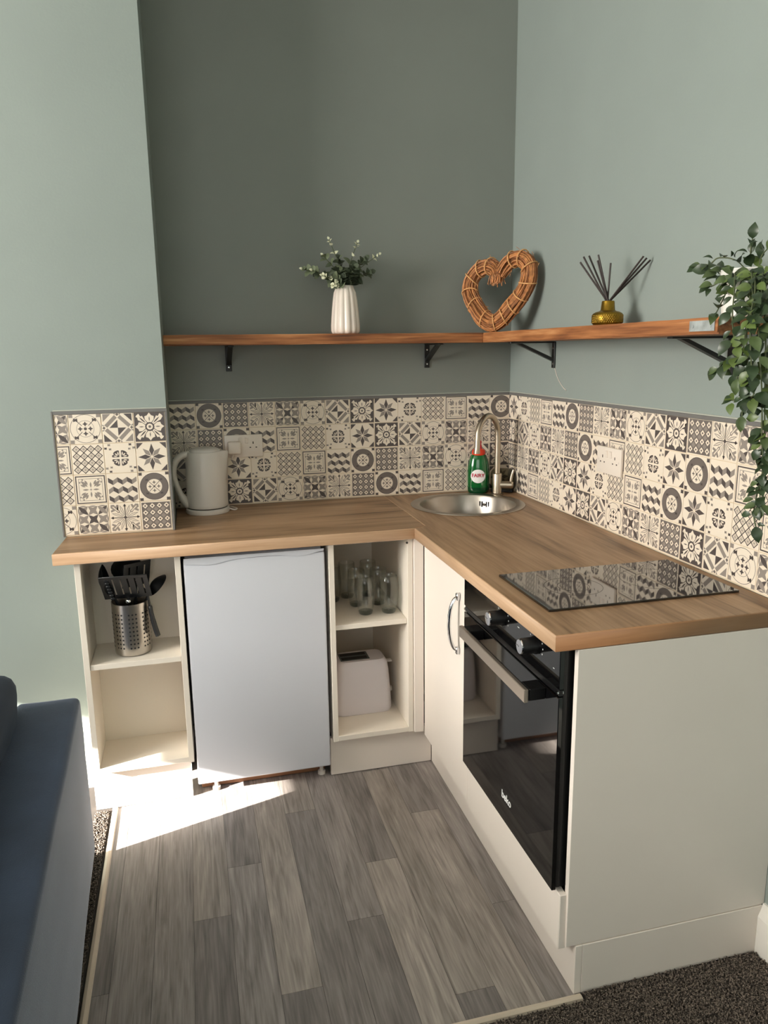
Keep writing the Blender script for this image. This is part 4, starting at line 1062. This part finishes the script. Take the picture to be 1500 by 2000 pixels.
# ================================================================== trailing plant
PC = Vector((-.085, -1.490, ZS1+.001))
pp = thing('trailing_plant', 'green trailing plant in a white pot at the near end of the right shelf', 'plant', PC)
pb = lathe([(0, .0004), (.046, .0004), (.049, .003), (.0595, .098), (.061, .101), (.0595, .104), (.056, .103), (.0545, .094), (.0, .092)], 40)
obj('pot', pb, M['pot'], pp, smooth=True, angle=40)
obj('soil', lathe([(0, .095), (.030, .096), (.0535, .0945)], 24), M['soil'], pp)
LV = [leaf_mesh('leaf', .036, .0105, .35, .004, M['leafg']), leaf_mesh('leaf', .038, .0120, .25, .006, M['leafd']), leaf_mesh('leaf', .034, .0105, .3, .003, M['leafy']), leaf_mesh('leaf', .024, .0060, .4, .003, M['leafd'])]
rim = PC+Vector((0, 0, .10))
stems = [
 [(-0.085, -1.505, 1.645), (-0.110, -1.482, 1.685), (-0.130, -1.446, 1.696), (-0.140, -1.431, 1.685), (-0.150, -1.409, 1.679)],
 [(-0.085, -1.497, 1.646), (-0.120, -1.480, 1.663), (-0.140, -1.463, 1.665), (-0.150, -1.446, 1.669)],
 [(-0.085, -1.505, 1.645), (-0.090, -1.498, 1.694), (-0.090, -1.500, 1.730)],
 [(-0.080, -1.515, 1.644), (-0.080, -1.518, 1.687), (-0.080, -1.535, 1.704)],
 [(-0.090, -1.487, 1.647), (-0.130, -1.485, 1.657), (-0.150, -1.474, 1.639), (-0.155, -1.457, 1.632)],
 [(-0.090, -1.487, 1.655), (-0.150, -1.525, 1.645), (-0.185, -1.545, 1.605), (-0.215, -1.561, 1.569)],
 [(-0.090, -1.479, 1.655), (-0.150, -1.530, 1.655), (-0.205, -1.600, 1.605), (-0.235, -1.638, 1.557), (-0.240, -1.655, 1.516), (-0.235, -1.662, 1.484), (-0.230, -1.626, 1.473), (-0.230, -1.600, 1.452)],
 [(-0.100, -1.530, 1.655), (-0.150, -1.590, 1.645), (-0.205, -1.660, 1.598), (-0.240, -1.689, 1.536), (-0.235, -1.676, 1.486), (-0.230, -1.663, 1.460), (-0.230, -1.661, 1.435)],
 [(-0.090, -1.520, 1.655), (-0.150, -1.580, 1.650), (-0.200, -1.650, 1.591), (-0.245, -1.704, 1.535), (-0.240, -1.712, 1.456), (-0.235, -1.718, 1.407), (-0.230, -1.688, 1.400), (-0.225, -1.645, 1.390)],
 [(-0.100, -1.525, 1.655), (-0.150, -1.575, 1.640), (-0.200, -1.642, 1.587), (-0.240, -1.690, 1.516), (-0.235, -1.700, 1.436), (-0.230, -1.685, 1.384), (-0.230, -1.684, 1.362)],
 [(-0.090, -1.544, 1.655), (-0.140, -1.600, 1.645), (-0.190, -1.662, 1.586), (-0.230, -1.712, 1.515), (-0.220, -1.721, 1.417), (-0.200, -1.711, 1.313), (-0.190, -1.710, 1.250), (-0.180, -1.689, 1.204), (-0.180, -1.683, 1.159), (-0.180, -1.692, 1.130)],
 [(-0.090, -1.547, 1.655), (-0.140, -1.610, 1.635), (-0.180, -1.666, 1.576), (-0.210, -1.712, 1.476), (-0.200, -1.711, 1.375), (-0.190, -1.709, 1.282), (-0.180, -1.696, 1.221), (-0.180, -1.698, 1.178)],
 [(-0.090, -1.547, 1.655), (-0.140, -1.620, 1.635), (-0.180, -1.682, 1.575), (-0.200, -1.715, 1.475), (-0.200, -1.728, 1.376), (-0.190, -1.719, 1.293)],
 [(-0.100, -1.540, 1.655), (-0.155, -1.606, 1.625), (-0.200, -1.654, 1.561)],
 [(-0.100, -1.545, 1.655), (-0.155, -1.629, 1.615), (-0.200, -1.688, 1.535)],
]
nleaf = 0
for k, stp in enumerate(stems):
    path = smoothpath([Vector(p) for p in stp], 6)
    bm = tube(path, .0015, 6); obj('stem', bm, M['stem'], pp, world=True, smooth=True)
    dist = 0; nxt = .02; side_s = 1
    for i in range(1, len(path)):
        dist += (path[i]-path[i-1]).length
        if dist >= nxt:
            hang = k >= 6
            nxt += R_.uniform(.009, .014) if not hang else (.012 if .0 else R_.uniform(.009, .014) if path[i].z < 1.54 and path[i].z > 1.40 else R_.uniform(.012, .019))
            dr = (path[i]-path[i-1]).normalized(); side_s *= -1
            outv = Vector((R_.uniform(-.8, .2), R_.uniform(-1, 1)*.9, R_.uniform(-.5, .45)))
            if hang: outv = Vector((R_.uniform(-.6, .35), side_s*R_.uniform(.5, 1), R_.uniform(-1.0, .25)))
            nrm = Vector((-.6+R_.uniform(-.5, .5), -.6+R_.uniform(-.5, .5), .55+R_.uniform(-.4, .4)))
            low = path[i].z < 1.30
            mesh = LV[R_.choice((0, 1, 1, 2, 3) if not low else (0, 1, 1, 1, 3))]
            d2 = (outv+dr*.35).normalized()
            p2 = path[i]+d2*.006
            tip_ = p2+d2*.04
            if p2.z < ZS1+.02 and p2.x > -.21 and p2.y > -1.56: continue
            if tip_.x > -.012: continue
            if ZS0-.03 < tip_.z < ZS1+.02 and tip_.x > -.215 and tip_.y > -1.565: continue
            place_leaf(mesh, pp, p2, d2, nrm, R_.uniform(.72, 1.08) if not low else R_.uniform(.55, .85)); nleaf += 1
    place_leaf(LV[0 if k % 2 else 1], pp, path[-1], (path[-1]-path[-2]), (-.6, -.6, .5), .95)

# ================================================================== sofa
sf = thing('navy_sofa', 'navy velvet sofa with its back to the kitchen at the left edge', 'sofa', (-1.668, -.830, 0), math.radians(2.4))
def soft(x0, x1, y0, y1, z0, z1, bev, amp=.004, cuts=10, puff=0):
    bm = nb(); box(bm, x0, x1, y0, y1, z0, z1, bev, 4)
    bmesh.ops.subdivide_edges(bm, edges=[e for e in bm.edges if e.calc_length() > .12], cuts=cuts, use_grid_fill=True)
    c = Vector(((x0+x1)/2, (y0+y1)/2, (z0+z1)/2)); s = Vector(((x1-x0)/2, (y1-y0)/2, (z1-z0)/2))
    for v in bm.verts:
        q = Vector(((v.co.x-c.x)/s.x, (v.co.y-c.y)/s.y, (v.co.z-c.z)/s.z))
        nn = pnoise(v.co*5)*amp+pnoise(v.co*14)*amp*.4
        b_ = puff*max(0, (1-q.x**2))*max(0, (1-q.y**2))*max(0, 1-.0*q.z)
        v.co += Vector((q.x, q.y*.3, q.z))*nn
        v.co.z += (1 if q.z > 0 else -.2)*b_
    return bm
obj('back_frame', soft(-.165, 0, -2.10, 0, .045, .548, .022), M['velvet'], sf, smooth=True, angle=60)
bm = nb()
prism([(-.168, -.055, .045), (-.168, -.235, .045), (-.98, -.480, .045), (-.98, -.302, .045)], (0, 0, .335), bm, 0, .02)
obj('arm', bm, M['velvet_d'], sf, smooth=True, angle=60)
obj('seat_base', soft(-.95, -.168, -2.10, -.485, .06, .26, .02), M['velvet_d'], sf, smooth=True, angle=60)
for y0, y1 in ((-1.28, -.488), (-2.10, -1.29)):  # two seats
    obj('seat_cushion', soft(-.96, -.30, y0, y1, .262, .42, .04, .006, 8, .02), M['velvet_d'], sf, smooth=True, angle=60)
    bm = soft(-.115, .115, y0, (-.062 if y0 > -1.285 else y1), -.145, .145, .06, .010, 8, .02)
    bm.transform(Matrix.Translation((-.262, 0, .545)) @ Matrix.Rotation(.12, 4, 'Y'))
    obj('back_cushion', bm, M['velvet_d'], sf, smooth=True, angle=60)
for x, y in ((-.08, -.10), (-.08, -1.95), (-.88, -.40), (-.90, -1.95)):
    obj('foot', moved(lathe([(0, .0015), (.02, .0015), (.026, .05), (0, .05)], 16), x, y, 0), M['black'], sf, smooth=True, angle=40)
